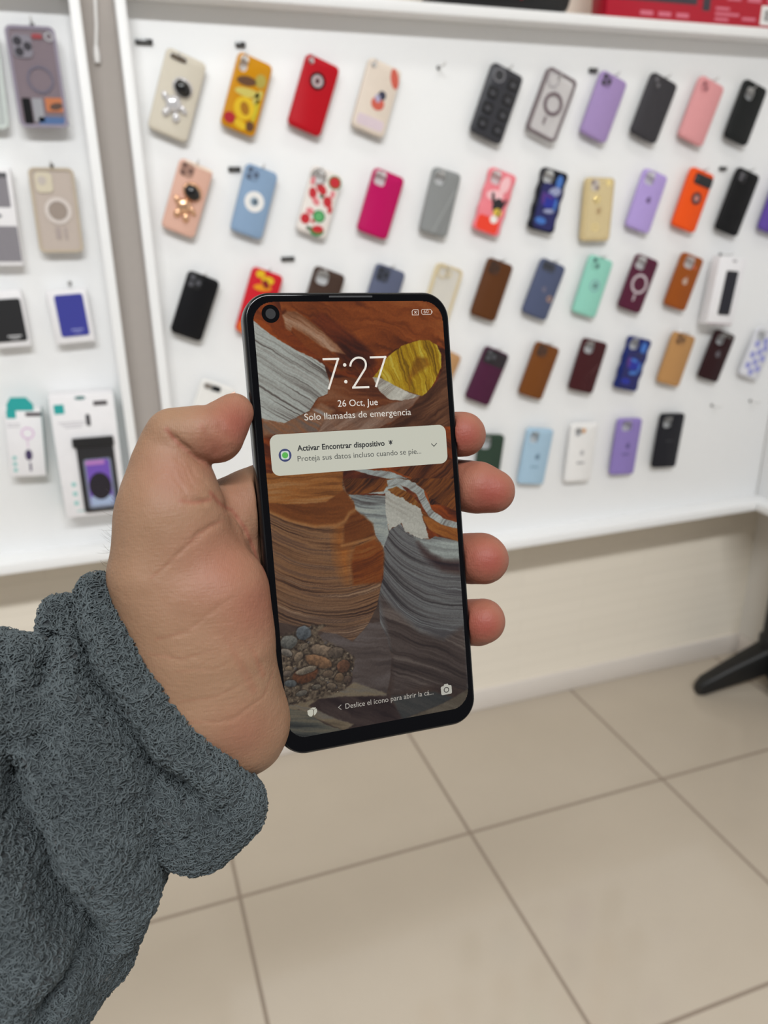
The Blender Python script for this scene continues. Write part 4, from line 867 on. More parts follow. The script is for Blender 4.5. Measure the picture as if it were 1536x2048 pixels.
# the white cord that hangs in the gap between the boards
t = empty('hanging_cord', 'white cord hanging in the gap between the two boards', 'cable', matrix=Matrix.Translation((CABLE[0][0], 1.794, CABLE[-1][1])))
cp = [(x - CABLE[0][0], 0, z - CABLE[-1][1]) for x, z in CABLE]
cp = [(cp[0][0] + .004, .0, .45)] + cp
tube('cord', cp[:-1], .0032, WHT, t)
tube('cord_plug', [cp[-2], ((cp[-2][0] + cp[-1][0]) / 2, 0, (cp[-2][2] + cp[-1][2]) / 2), cp[-1]], [.004, .0062, .0055], WHT, t)

# black stand at the right
hx, hy = STAND_HUB
t = empty('black_stand', 'black stand with a splayed foot at the right edge of the photo', 'stand', matrix=Matrix.Translation((hx, hy, 0)))
SB = M('black_powder_coat', (17, 17, 18), .5)
def splayed_foot(fx, fy):
    bm = bmesh.new()
    d = Vector((fx, fy, 0)); L_ = d.length; d.normalize(); sd = Vector((-d.y, d.x, 0))
    loops = []
    for s, wv, hh, zc in ((0, .038, .105, .125), (.25, .035, .095, .100), (.6, .030, .076, .066), (.93, .025, .056, .032), (1, .018, .040, .022)):
        c = d * s * L_
        loops.append([(c.x + sd.x * a, c.y + sd.y * a, z) for a, z in rr(2 * wv, hh, .014, 4, 0, max(zc, hh / 2 + .001))])
    loft(bm, loops)
    from_bm('foot', bm, SB, t)
splayed_foot(FOOT[0][0] - hx, FOOT[0][1] - hy)
splayed_foot(.10, -.26)
splayed_foot(-.06, -.27)
bm = bmesh.new()
loft(bm, [[(x, y, z) for x, y in circle(r_, 20)] for r_, z in ((.045, .085), (.045, .19), (.036, .2), (.036, .60), (.03, .61))])
from_bm('post', bm, SB, t)

# ------------------------------------------------------------------ the smartphone
PM = Matrix(PHONE_MATRIX)
S = .001
ph = empty('smartphone', 'black smartphone with a lit orange canyon lock screen held in the hand', 'smartphone', matrix=PM)
X0, X1, Y0, Y1 = -37.5, 38.6, -81.15, 81.15
PCX, PCY, PW, PHH = (X0 + X1) / 2, (Y0 + Y1) / 2, X1 - X0, Y1 - Y0
PHBLACK = M('black_phone_frame', (11, 12, 14), .2, .0, .02, .35)
bm = bmesh.new()
prof = [(3.0, -8.6), (1.4, -8.3), (.4, -7.4), (0, -6.2), (0, -2.6), (.28, -1.2), (.55, -.75), (.42, -.62), (.62, -.35), (.95, -.12)]
loft(bm, [[(x * S, y * S, z * S) for x, y in rr(PW - 2 * i, PHH - 2 * i, 9.8 - i * .8, 14, PCX, PCY)] for i, z in prof])
from_bm('frame', bm, PHBLACK, ph, True, 60)
GLASS = M('black_front_glass', (5, 5, 7), .06, 0, .02, .14)
bm = bmesh.new()
loft(bm, [[(x * S, y * S, z * S) for x, y in rr(PW - 2 * i, PHH - 2 * i, 9.0 - i * .6, 14, PCX, PCY)] for i, z in ((1.15, -.3), (1.15, -.06), (1.35, 0.0), (1.7, .03))])
from_bm('front_glass', bm, GLASS, ph, True, 60)
box('volume_rocker', PHBLACK, (38.3 * S, 39.1 * S, 34 * S, 56 * S, -5.4 * S, -3.2 * S), ph, .0004)
box('power_button', PHBLACK, (38.3 * S, 39.0 * S, 10 * S, 24 * S, -5.4 * S, -3.2 * S), ph, .0004)
box('earpiece', M('dark_mesh', (24, 24, 26), .6), (-7 * S, 9 * S, 79.0 * S, 79.6 * S, 0, .05 * S), ph, 0)

def poly_dist(x, y, P):
    """distance to a polyline and the relative position along it"""
    d = np.full(x.shape, 1e9, np.float32); pos = np.zeros(x.shape, np.float32)
    L_ = [math.hypot(b[0] - a[0], b[1] - a[1]) for a, b in zip(P, P[1:])]; tot = sum(L_); acc = 0
    for (ax, ay), (bx, by), l in zip(P, P[1:], L_):
        dx, dy = bx - ax, by - ay
        t = np.clip(((x - ax) * dx + (y - ay) * dy) / (dx * dx + dy * dy + 1e-9), 0, 1)
        e = np.hypot(x - ax - t * dx, y - ay - t * dy)
        c = e < d
        d = np.where(c, e, d); pos = np.where(c, (acc + t * l) / tot, pos); acc += l
    return d, pos

# --- the lock screen picture: painted strata on a fine sheet
def inside(P, X, Y):
    """soft mask of a polygon (mm); edge about 0.2 mm wide"""
    P = np.array(P, np.float32)
    x0, y0 = P.min(0) - 1.5; x1, y1 = P.max(0) + 1.5
    box_ = (X >= x0) & (X <= x1) & (Y >= y0) & (Y <= y1)
    out = np.zeros_like(X)
    x, y = X[box_], Y[box_]
    ins = np.zeros(x.shape, bool); dist = np.full(x.shape, 1e9, np.float32)
    for (ax, ay), (bx_, by) in zip(P, np.roll(P, -1, 0)):
        dx, dy = bx_ - ax, by - ay
        t = np.clip(((x - ax) * dx + (y - ay) * dy) / (dx * dx + dy * dy + 1e-9), 0, 1)
        dist = np.minimum(dist, np.hypot(x - ax - t * dx, y - ay - t * dy))
        c = (ay > y) != (by > y)
        with np.errstate(divide='ignore', invalid='ignore'):
            xi = dx * (y - ay) / (dy if dy != 0 else 1e-9) + ax
        ins ^= c & (x < xi)
    s = np.where(ins, dist, -dist)
    out[box_] = s
    out[~box_] = -9
    return out

def paint_wallpaper():
    dx0, dx1 = DX0, DX1
    step = .19
    nx, ny = int((DX1 - DX0) / step) + 1, int((DY1 - DY0) / step) + 1
    gx = np.linspace(DX0, DX1, nx, dtype=np.float32); gy = np.linspace(DY0, DY1, ny, dtype=np.float32)
    X, Y = np.meshgrid(gx, gy)
    img = np.zeros(X.shape + (3,), np.float32)
    wx = X + 1.2 * (fbm2(X * .35, Y * .35, 3) - .5); wy = Y + 1.2 * (fbm2(X * .35, Y * .35, 9) - .5)
    def ramp(t, cols):
        t = np.clip(t, 0, 1) * (len(cols) - 1); i = np.minimum(t.astype(int), len(cols) - 2); f_ = (t - i)[..., None]
        c = np.array(cols, np.float32)
        return c[i] * (1 - f_) + c[i + 1] * f_
    def lay(key, rgb, soft=.14, wob=.5, op=1.0):
        nonlocal img
        s = inside(WALLPAPER[key], X + wob * (fbm2(X * .8, Y * .8, 21) - .5), Y + wob * (fbm2(X * .8, Y * .8, 33) - .5))
        a = (np.clip(s / (2 * soft) + .5, 0, 1) * op)[..., None]
        img = img * (1 - a) + rgb * a
    def strata(ang, freq, cols, curve=(0, 0, 0, 0), warp=1.5, seed=1, contrast=1.0, along=.06, slide=None):
        """bands whose normal points at ang degrees; curve = (cx, cy, kx, ky) bends them"""
        a = math.radians(ang); n = (math.cos(a), math.sin(a)); tt = (-n[1], n[0])
        s = X * n[0] + Y * n[1]; u = X * tt[0] + Y * tt[1]
        cx, cy, k1, k2 = curve
        v = (X - cx) * tt[0] + (Y - cy) * tt[1]
        s = s + k1 * v * v + k2 * v ** 3
        if slide: s = Y - slide[1] * np.exp(-(X - slide[0]) / slide[2]); u = X
        s = s + warp * (fbm2(X * .12, Y * .12, seed + 50) - .5) * 2 + .35 * (fbm2(X * .6, Y * .6, seed + 5) - .5)
        t = .45 * noise2(s * freq * .45, u * along, seed) + .33 * noise2(s * freq * 1.3, u * along * 1.5, seed + 1) + .22 * noise2(s * freq * 3.1, u * along * 3, seed + 2)
        t = .5 + (t - .5) * 1.9 * contrast
        return ramp(t, cols)
    o1, o2, o3, o4 = (62, 26, 10), (112, 48, 14), (150, 68, 18), (178, 96, 36)
    img[:] = strata(60, .5, [o1, o2, o3], warp=4, seed=4)
    low = np.clip((-20 - Y) / 8, 0, 1)[..., None]
    img = img * (1 - low) + strata(60, .6, [(58, 44, 38), (80, 64, 54)], warp=3, seed=6) * low
    lay('ceiling', strata(70, .35, [(74, 32, 10), (116, 54, 16), (136, 66, 22), (148, 78, 32)], warp=5, seed=11))
    lay('darkstreak', strata(55, .5, [(52, 22, 10), (86, 36, 14), (110, 48, 18)], warp=2, seed=12), soft=.9)
    lay('streak', strata(52, 1.0, [(104, 58, 28), (150, 104, 74), (176, 138, 110)], seed=13), soft=.35)
    lay('rightwall', strata(-62, .8, [(64, 36, 20), (92, 56, 34), (126, 84, 56)], seed=14, warp=2), soft=.4)
    lay('mid', strata(80, .5, [(78, 38, 18), (116, 62, 30), (132, 82, 52)], warp=2.5, seed=15), soft=.3)
    lay('slablow', strata(55, .8, [(110, 92, 80), (140, 92, 60), (150, 138, 130)], seed=16, warp=1.5), soft=.8)
    lay('wedge', strata(-60, .9, [(118, 88, 70), (144, 116, 98), (160, 138, 122)], seed=17), soft=.3, op=.85)
    lay('slab', strata(55, 1.5, [(92, 84, 78), (150, 148, 140), (170, 172, 164), (182, 186, 178), (160, 158, 150)], curve=(-20, 55, .0015, 0), seed=18, warp=.8, along=.03))
    lay('boulder', strata(16, 1.5, [(112, 80, 4), (164, 124, 12), (182, 146, 24), (202, 178, 66)], seed=19, warp=2))
    lay('bouldercore', strata(20, .8, [(110, 66, 6), (160, 104, 14)], seed=20, warp=2), soft=.7, op=.8)
    lay('boulderlow', strata(-50, 1.2, [(150, 140, 128), (190, 186, 172), (206, 202, 188)], seed=22))
    # below the card
    lay('belowcard', strata(88, 1.0, [(104, 56, 22), (150, 88, 38), (168, 112, 62)], seed=23, warp=.8))
    lay('rightfan', strata(-48, 1.4, [(40, 20, 12), (84, 42, 18), (118, 66, 30)], seed=24, warp=1))
    lay('dark_arch', strata(-70, .8, [(56, 24, 14), (92, 40, 18), (124, 64, 28)], seed=25))
    lay('arc_white', strata(-70, 1.3, [(112, 104, 98), (150, 156, 152), (170, 178, 172)], seed=26))
    lay('arc_white_low', strata(-75, 1.5, [(90, 70, 56), (150, 156, 152), (172, 178, 170)], seed=27))
    # lower half
    lay('strata', strata(38, .95, [(52, 48, 48), (88, 84, 82), (112, 112, 110), (76, 72, 72), (126, 128, 126)], slide=(9, 15.5, 12), seed=28, warp=.7, along=.02), wob=.2)
    lay('palestrata', strata(0, .9, [(120, 122, 118), (150, 156, 150), (166, 172, 164)], slide=(9, 15.5, 12), seed=26, warp=.5, along=.02), soft=.8)
    lay('stratadark', strata(0, .8, [(36, 26, 28), (58, 40, 38), (72, 52, 44)], slide=(9, 15.5, 12), seed=29, warp=.5), soft=1.2, op=.92)  # dark maroon band of the picture
    lay('lowdark', strata(63, 1.0, [(52, 42, 38), (70, 58, 52), (84, 72, 66), (104, 92, 84)], seed=30, warp=1.2, along=.03), soft=1.2)
    lay('topright', strata(-52, 1.3, [(50, 26, 12), (94, 50, 20), (128, 72, 26)], seed=31))
    lay('orangeinner', strata(-48, 1.2, [(74, 40, 14), (124, 70, 22), (140, 92, 40)], seed=36))
    lay('gap', strata(75, 1.3, [(84, 80, 78), (140, 146, 142), (164, 168, 158)], seed=32, warp=1))
    lay('snow', strata(60, .8, [(164, 160, 148), (178, 176, 164), (186, 184, 172)], seed=33), wob=1.6)
    lay('orangeband', strata(60, 1.0, [(96, 50, 16), (144, 82, 28), (156, 98, 44)], seed=34), soft=.3)
    lay('band', strata(-60, 1.4, [(118, 112, 106), (158, 162, 156), (176, 180, 174)], seed=35))
    lay('centre', strata(80, .5, [(66, 56, 52), (86, 74, 68), (104, 94, 90)], seed=37, warp=3), soft=.3)
    bend = (-10, -20, -.014, 0)
    cols = [(62, 40, 28), (108, 74, 48), (134, 96, 64), (96, 68, 50), (150, 118, 88)]
    lay('wall', strata(90, 1.5, cols, curve=bend, seed=38, warp=.7, along=.025), wob=.2)
    lay('belowcard', strata(88, 1.1, [(110, 64, 26), (150, 92, 40), (160, 112, 66)], seed=23, warp=.8), soft=.3)
    lay('wallbright', strata(90, 1.4, [(118, 62, 18), (160, 90, 30), (176, 110, 50)], curve=bend, seed=38, warp=.7, along=.025), soft=2.6, op=.8)
    lay('walltop', strata(90, .5, [(92, 48, 16), (118, 64, 24), (104, 56, 20)], curve=bend, seed=39, warp=1.0), soft=.3)
    lay('walldark', strata(90, .7, [(84, 42, 14), (104, 54, 18), (120, 66, 26)], curve=bend, seed=43, warp=.7), soft=.5)
    lay('walldark2', strata(90, 1.0, [(92, 42, 10), (122, 60, 16), (136, 80, 34)], curve=bend, seed=44, warp=.7), soft=.6)
    for P_, w_ in ((RIM, .7), (RIM2, .6)):
        r_ = poly_dist(X, Y, P_)[0]; a_ = (np.exp(-(r_ / w_) ** 2) * .7)[..., None]
        img = img * (1 - a_) + np.array((170, 116, 66), np.float32) * a_
    # the grey-brown left foot of the wall
    g = np.clip((-Y - 18) / 26, 0, 1) * np.clip((8 - X) / 26, 0, 1)
    wl = np.clip(inside(WALLPAPER['wall'], X, Y) / .3 + .5, 0, 1) * g * .75
    img = img * (1 - wl[..., None]) + np.array((96, 78, 66), np.float32) * (img.mean(-1, keepdims=True) / 84) * wl[..., None]
    lay('maroon', strata(60, .7, [(40, 28, 26), (58, 44, 40), (72, 58, 52)], seed=41, warp=2), soft=.3)
    lay('teal', strata(60, .8, [(56, 58, 56), (76, 74, 70)], seed=42), soft=.5)
    lay('tan', strata(60, .8, [(86, 76, 62), (112, 102, 86)], seed=43), soft=.3)
    lay('sand', strata(75, .9, [(104, 90, 70), (132, 116, 92), (120, 112, 100)], seed=44, warp=1.5), soft=.3)
    lay('stripes', strata(78, 1.3, [(48, 50, 48), (84, 84, 76), (116, 108, 90)], seed=45, warp=.6))
    # rubble
    lay('rubble', ramp(fbm2(X * 1.1, Y * 1.1, 60, 4) * 1.5 - .3, [(46, 36, 28), (96, 82, 66), (140, 122, 100)]), soft=.5, wob=1.5)
    rub = np.clip(inside(WALLPAPER['rubble'], X, Y) / .4 + .5, 0, 1)
    rng = random.Random(5)
    small = []
    P = np.array(WALLPAPER['rubble'])
    for k in range(150):
        small.append(((rng.uniform(P[:, 0].min(), P[:, 0].max()), rng.uniform(P[:, 1].min(), P[:, 1].max())), rng.uniform(.35, .9), rng.uniform(.25, .6), rng.uniform(-50, 50), rng.choice([(132, 114, 92), (112, 96, 78), (150, 134, 112), (98, 80, 62), (120, 110, 102)])))
    for (c, a, b, ang, col) in small + STONES:
        an = math.radians(ang); dx, dy = X - c[0], Y - c[1]
        u = (dx * math.cos(an) + dy * math.sin(an)) / a; v = (-dx * math.sin(an) + dy * math.cos(an)) / b
        rr2 = np.sqrt(u * u + v * v + 1e-6) + .25 * (fbm2(X * .9 + a * 9, Y * .9, 70) - .5)
        m_ = np.clip((1 - rr2) / .14, 0, 1) * (1 if a > 1 else rub)
        edge = np.clip((1.18 - rr2) / .14, 0, 1) * (1 if a > 1 else rub) * .42
        tone = .72 + .38 * v * .6 + .5 * (fbm2(X * 1.5, Y * 1.5, 77) - .5) + .1
        img = img * (1 - edge[..., None]) + np.array((34, 26, 20), np.float32) * edge[..., None]
        img = img * (1 - m_[..., None]) + np.array(col, np.float32) * np.clip(tone, .4, 1.25)[..., None] * m_[..., None]
    # pixel-scale break-up, and the screen's rounded corners
    img *= (.84 - .12 * np.clip((-Y - 20) / 50, 0, 1))[..., None]
    img *= (.93 + .14 * fbm2(X * 2.3, Y * 2.3, 90, 2))[..., None]
    return X, Y, np.clip(img, 0, 255)

DX0, DX1 = -34.4, 35.7
DY0, DY1 = -74.8, 77.6
X, Y, IMG = paint_wallpaper()
ny, nx = X.shape
# clamp the sheet to the rounded display outline
rad = 7.2
qx = np.maximum(np.abs(X - (DX0 + DX1) / 2) - ((DX1 - DX0) / 2 - rad), 0); qy = np.maximum(np.abs(Y - (DY0 + DY1) / 2) - ((DY1 - DY0) / 2 - rad), 0)
keepv = (np.hypot(qx, qy) <= rad)
V = np.stack([X.ravel() * S, Y.ravel() * S, np.full(X.size, .06 * S)], 1)
idx = np.arange(nx * ny).reshape(ny, nx)
F = np.stack([idx[:-1, :-1], idx[:-1, 1:], idx[1:, 1:], idx[1:, :-1]], -1).reshape(-1, 4)
kf = keepv.ravel()[F].all(1)
F = F[kf]
used, inv = np.unique(F, return_inverse=True)
dm, nt, N, L = tex_mat('lit_display')
b = N['Principled BSDF']; b.inputs['Base Color'].default_value = (.004, .004, .005, 1); b.inputs['Roughness'].default_value = .07; b.inputs['Specular IOR Level'].default_value = .12
at = N.new('ShaderNodeAttribute'); at.attribute_name = 'picture'
L.new(at.outputs['Color'], b.inputs['Emission Color']); b.inputs['Emission Strength'].default_value = 1.0
disp = from_np('display', V[used], inv.reshape(-1, 4), dm, ph, False)
v = IMG.reshape(-1, 3)[used] / 255.0
lv = np.where(v <= .04045, v / 12.92, ((v + .055) / 1.055) ** 2.4)
ca = disp.data.attributes.new('picture', 'FLOAT_COLOR', 'POINT')
ca.data.foreach_set('color', np.concatenate([lv, np.ones((len(lv), 1))], 1).astype(np.float32).ravel())
disp['label'] = 'lit display with an orange slot canyon picture'

def lit(name, c): return mat('lit_' + name, c, .3, vary=.0, emit=1.0)
def scr(name, bm, c, parent=None, cname=None):
    for v_ in bm.verts: v_.co *= S
    return from_bm(name, bm, lit(cname or name, c), parent or disp, False)
ZT = .14
# punch-hole camera
bm = bmesh.new(); flat(bm, circle(3.1, 40, *ICONS['punch']), .10)
for v_ in bm.verts: v_.co *= S
pc = from_bm('front_camera', bm, GLASS, ph, False)
bm = bmesh.new(); flat(bm, circle(1.75, 32, *ICONS['punch']), .12)
for v_ in bm.verts: v_.co *= S
from_bm('camera_lens', bm, M('grey_lens_glow', (92, 92, 94), .12, emit=.35), pc, False)  # the grey of the lens is put in as a faint glow
# clock
bm = bmesh.new()
def smooth2(P, k=6):
    out = []
    for i in range(len(P) - 1):
        p0, p1, p2, p3 = P[max(i - 1, 0)], P[i], P[i + 1], P[min(i + 2, len(P) - 1)]
        for j in range(k):
            t = j / k
            out.append(tuple(.5 * (2 * p1[a] + (p2[a] - p0[a]) * t + (2 * p0[a] - 5 * p1[a] + 4 * p2[a] - p3[a]) * t * t + (3 * p1[a] - p0[a] - 3 * p2[a] + p3[a]) * t ** 3) for a in (0, 1)))
    return out + [P[-1]]
cw_ = .72
def seg(bm, a, b, w, z):
    """one straight stroke with square ends"""
    a, b = Vector(a), Vector(b); d = (b - a).normalized(); n_ = Vector((-d.y, d.x)) * w / 2
    bm.faces.new([bm.verts.new((*p, z)) for p in (a - n_, b - n_, b + n_, a + n_)])
for k in (0, 2):
    a, b_, c_ = [Vector(p) for p in CLOCK[k]]
    seg(bm, a, b_ + Vector((.3, 0)), cw_, ZT); seg(bm, b_ + Vector((.02, .30)), c_, cw_, ZT + .005)
two = CLOCK[1]
ribbon(bm, smooth2(two[:-1]), cw_, ZT); seg(bm, Vector(two[-2]) - Vector((.42, 0)), two[-1], cw_, ZT + .005)
scr('clock_digits', bm, (226, 220, 210))
for p in CLOCK_DOTS:
    bm = bmesh.new(); flat(bm, circle(.62, 20, *p), ZT); scr('clock_dot', bm, (226, 220, 210), cname='clock_digits')
# notification card
cp = np.array(CARD); ccx, ccy = cp.mean(0); cwid = (cp[1][0] + cp[2][0] - cp[0][0] - cp[3][0]) / 2; chei = (cp[0][1] + cp[1][1] - cp[2][1] - cp[3][1]) / 2
bm = bmesh.new(); flat(bm, rr(cwid, chei, 2.8, 8, ccx, ccy), .10)
card = scr('notification_card', bm, (190, 190, 176))
ax, ay = ICONS['app']
bm = bmesh.new(); flat(bm, circle(2.25, 32, ax, ay), .12); ic = scr('app_icon', bm, (52, 60, 104))
bm = bmesh.new(); flat(bm, rr(2.9, 2.9, .8, 5, ax, ay), .13); scr('icon_square', bm, (196, 206, 200), ic)
bm = bmesh.new(); flat(bm, circle(1.08, 24, ax, ay), .14); scr('icon_dot', bm, (84, 172, 74), ic)
bm = bmesh.new(); ribbon(bm, ICONS['chevron'], .28, ZT); scr('expand_chevron', bm, (58, 60, 60))
bx_, by_ = ICONS['bell']
bm = bmesh.new()
flat(bm, [(bx_ + x * .95, by_ + y * .95) for x, y in ((-.75, -.55), (.75, -.55), (.52, -.25), (.5, .35), (.3, .72), (0, .85), (-.3, .72), (-.5, .35), (-.52, -.25))], ZT)
flat(bm, circle(.2, 12, bx_, by_ - .74), ZT); ribbon(bm, [(bx_ - .85, by_ + .2), (bx_ - .75, by_ + .6), (bx_ - .5, by_ + .85)], .14, ZT); ribbon(bm, [(bx_ + .85, by_ + .2), (bx_ + .75, by_ + .6), (bx_ + .5, by_ + .85)], .14, ZT)
scr('bell_icon', bm, (48, 50, 50))
# status icons
(sx0, sy0), (sx1, sy1) = ICONS['sim']
bm = bmesh.new(); c_ = .55
ribbon(bm, [(sx0 + c_, sy0), (sx1, sy0), (sx1, sy1), (sx0, sy1), (sx0, sy0 - c_)], .24, ZT, True)
mx_, my_ = (sx0 + sx1) / 2 + .1, (sy0 + sy1) / 2
seg(bm, (mx_ - .42, my_ - .42), (mx_ + .42, my_ + .42), .26, ZT); seg(bm, (mx_ - .42, my_ + .42), (mx_ + .42, my_ - .42), .26, ZT + .003)
scr('no_sim_icon', bm, (206, 192, 180))
(sx0, sy0), (sx1, sy1) = ICONS['battery']
bm = bmesh.new(); ribbon(bm, rr(sx1 - sx0, sy0 - sy1, .55, 4, (sx0 + sx1) / 2, (sy0 + sy1) / 2), .2, ZT, True); seg(bm, (sx1 + .32, (sy0 + sy1) / 2 - .3), (sx1 + .32, (sy0 + sy1) / 2 + .3), .2, ZT)
scr('battery_icon', bm, (206, 192, 180))
# shortcuts
bm = bmesh.new(); ribbon(bm, ICONS['arrow'], .22, ZT); scr('hint_arrow', bm, (160, 156, 148))
(sx0, sy0), (sx1, sy1) = ICONS['camera']; mx_, my_ = (sx0 + sx1) / 2, (sy0 + sy1) / 2; w_, h_ = sx1 - sx0, sy0 - sy1
bm = bmesh.new(); flat(bm, rr(w_, h_ * .86, .6, 5, mx_, my_ - h_ * .05), .12); flat(bm, [(mx_ - 1.1, my_ + h_ * .36), (mx_ + 1.1, my_ + h_ * .36), (mx_ + .7, my_ + h_ * .56), (mx_ - .7, my_ + h_ * .56)], .12)
ci = scr('camera_shortcut', bm, (172, 170, 160))
bm = bmesh.new(); ribbon(bm, circle(.92, 24, mx_, my_ - .1), .36, ZT, True); scr('camera_shortcut_lens', bm, (66, 62, 58), ci)
lx, ly = ICONS['leaf']
bm = bmesh.new()
flat(bm, [(lx + x, ly + y) for x, y in ((-1.7, .9), (-.9, 1.1), (.0, 1.15), (.45, .75), (.35, -.7), (-.2, -1.5), (-1.0, -1.35), (-1.6, -.6))], .12)
flat(bm, [(lx + x, ly + y) for x, y in ((-.9, 1.35), (.2, 1.7), (1.5, 1.5), (1.2, .95), (.6, .85), (.05, 1.3))], .12)
flat(bm, [(lx + x, ly + y) for x, y in ((.75, .75), (1.7, 1.15), (1.85, .1), (1.3, -.8), (.55, -1.3), (.6, -.2))], .12)
scr('gallery_shortcut', bm, (182, 180, 166))

def text_mesh(name, body, base, cap, col, bold):
    cu = bpy.data.curves.new(name, 'FONT'); cu.body = body; cu.size = 1.0; cu.offset = bold * .5; cu.resolution_u = 4
    to = bpy.data.objects.new(name, cu); C.objects.link(to)
    dg = bpy.context.evaluated_depsgraph_get(); dg.update()
    me = bpy.data.meshes.new_from_object(to.evaluated_get(dg), depsgraph=dg)
    bpy.data.objects.remove(to); bpy.data.curves.remove(cu)
    co = np.zeros(len(me.vertices) * 3, np.float32); me.vertices.foreach_get('co', co); co = co.reshape(-1, 3)
    x0, x1 = co[:, 0].min(), co[:, 0].max()
    p0, p1 = np.array(base[0]), np.array(base[1])
    ex = (p1 - p0) / np.linalg.norm(p1 - p0); ey = np.array((-ex[1], ex[0]))
    sx_ = np.linalg.norm(p1 - p0) / (x1 - x0); sy_ = cap / .72
    P = p0 + ((co[:, :1] - x0) * sx_) * ex + (co[:, 1:2] * sy_) * ey
    out = np.concatenate([P, np.full((len(P), 1), ZT)], 1) * S
    me.vertices.foreach_set('co', out.astype(np.float32).ravel()); me.update()
    for m_ in list(me.materials): pass
    me.materials.clear()
    return link(name, me, lit(name, col), disp, False)
for args in TEXTS: text_mesh(*args)

# ------------------------------------------------------------------ signed-distance sculpting
def surface_nets(Fd, org, h):
    s = Fd < 0
    nx, ny, nz = Fd.shape
    cs = [s[i:nx - 1 + i, j:ny - 1 + j, k:nz - 1 + k] for i in (0, 1) for j in (0, 1) for k in (0, 1)]
    n_in = sum(c.astype(np.int8) for c in cs)
    act = (n_in > 0) & (n_in < 8)
    I, J, K = np.nonzero(act)
    corner = [(i, j, k) for i in (0, 1) for j in (0, 1) for k in (0, 1)]
    val = np.stack([Fd[I + i, J + j, K + k] for i, j, k in corner], 1)
    acc = np.zeros((len(I), 3), np.float32); cnt = np.zeros(len(I), np.float32)
    for a in range(8):
        for b in range(a + 1, 8):
            ca, cb = np.array(corner[a]), np.array(corner[b])
            if np.abs(ca - cb).sum() != 1: continue
            va, vb = val[:, a], val[:, b]
            x = (va < 0) != (vb < 0)
            t = np.where(x, va / np.where(va == vb, 1, va - vb), 0)
            acc += np.where(x[:, None], ca + t[:, None] * (cb - ca), 0); cnt += x
    P = (np.stack([I, J, K], 1) + acc / cnt[:, None]) * h + np.array(org)
    vid = np.full(act.shape, -1, np.int32); vid[I, J, K] = np.arange(len(I))
    faces = []
    for ax in range(3):
        a = [slice(1, -1)] * 3; a[ax] = slice(0, -1)
        b = [slice(1, -1)] * 3; b[ax] = slice(1, None)
        s0, s1 = s[tuple(a)], s[tuple(b)]
        ch = s0 != s1
        i, j, k = np.nonzero(ch)
        o = np.stack([i, j, k], 1) + 1; o[:, ax] -= 1
        flip = s0[i, j, k]
        u, w = [(1, 2), (2, 0), (0, 1)][ax]
        def g(du, dw):
            q_ = o.copy(); q_[:, u] -= du; q_[:, w] -= dw
            return vid[q_[:, 0], q_[:, 1], q_[:, 2]]
        q4 = np.stack([g(1, 1), g(0, 1), g(0, 0), g(1, 0)], 1)
        q4[~flip] = q4[~flip][:, ::-1]
        faces.append(q4)
    F_ = np.concatenate(faces); F_ = F_[(F_ >= 0).all(1)]
    return P.astype(np.float32), F_

def cone(gx, gy, gz, a, b):
    """round cone between two balls (x, y, z, r), on broadcast axes"""
    pa, pb = np.array(a[:3], np.float32), np.array(b[:3], np.float32); r1, r2 = np.float32(a[3]), np.float32(b[3])
    ba = pb - pa; l2 = np.float32(ba @ ba); rrd = r1 - r2; a2 = l2 - rrd * rrd
    if a2 <= 1e-3:
        p = (pa, r1) if r1 > r2 else (pb, r2)
        return np.sqrt((gx - p[0][0]) ** 2 + (gy - p[0][1]) ** 2 + (gz - p[0][2]) ** 2) - p[1]
    # distance along and away from the axis
    qx, qy, qz = gx - pa[0], gy - pa[1], gz - pa[2]
    l_ = np.sqrt(l2)
    y = (qx * ba[0] + qy * ba[1] + qz * ba[2]) / l_
    x = np.sqrt(np.maximum(qx * qx + qy * qy + qz * qz - y * y, 0))
    s_ = rrd / l_; c_ = np.sqrt(max(0.0, 1 - s_ * s_))
    k = y * c_ - x * s_            # position along the slanted flank
    d = x * c_ + y * s_ - r1
    d = np.where(k < 0, np.sqrt(x * x + y * y) - r1, d)
    d = np.where(k > c_ * l_, np.sqrt(x * x + (y - l_) ** 2) - r2, d)
    return d.astype(np.float32)

def chain_sdf(ax, nodes, margin=18.0):
    """union of round cones, evaluated only near the chain"""
    nd = np.array(nodes, np.float32)
    lo = (nd[:, :3] - nd[:, 3:]).min(0) - margin; hi = (nd[:, :3] + nd[:, 3:]).max(0) + margin
    out = np.full([len(a) for a in ax], margin, np.float32)
    sl = [slice(int(np.searchsorted(ax[i], lo[i])), int(np.searchsorted(ax[i], hi[i]))) for i in range(3)]
    gx, gy, gz = ax[0][sl[0]][:, None, None], ax[1][sl[1]][None, :, None], ax[2][sl[2]][None, None, :]
    d = None
    for a, b in zip(nodes, nodes[1:]):
        e = cone(gx, gy, gz, a, b); d = e if d is None else np.minimum(d, e)
    out[tuple(sl)] = np.minimum(d, margin)
    return out

def smin(a, b, k):
    h = np.clip(.5 + .5 * (b - a) / k, 0, 1)
    return b * (1 - h) + a * h - k * h * (1 - h)
def smax(a, b, k): return -smin(-a, -b, k)

def axes3(lo, hi, h): return [np.arange(lo[i], hi[i], h, dtype=np.float32) for i in range(3)]

def vnormals(V, F):
    e1 = V[F[:, 2]] - V[F[:, 0]]; e2 = V[F[:, 3]] - V[F[:, 1]]
    n = np.cross(e1, e2); N_ = np.zeros_like(V)
    for c in range(4): np.add.at(N_, F[:, c], n)
    return N_ / (np.linalg.norm(N_, axis=1, keepdims=True) + 1e-12)

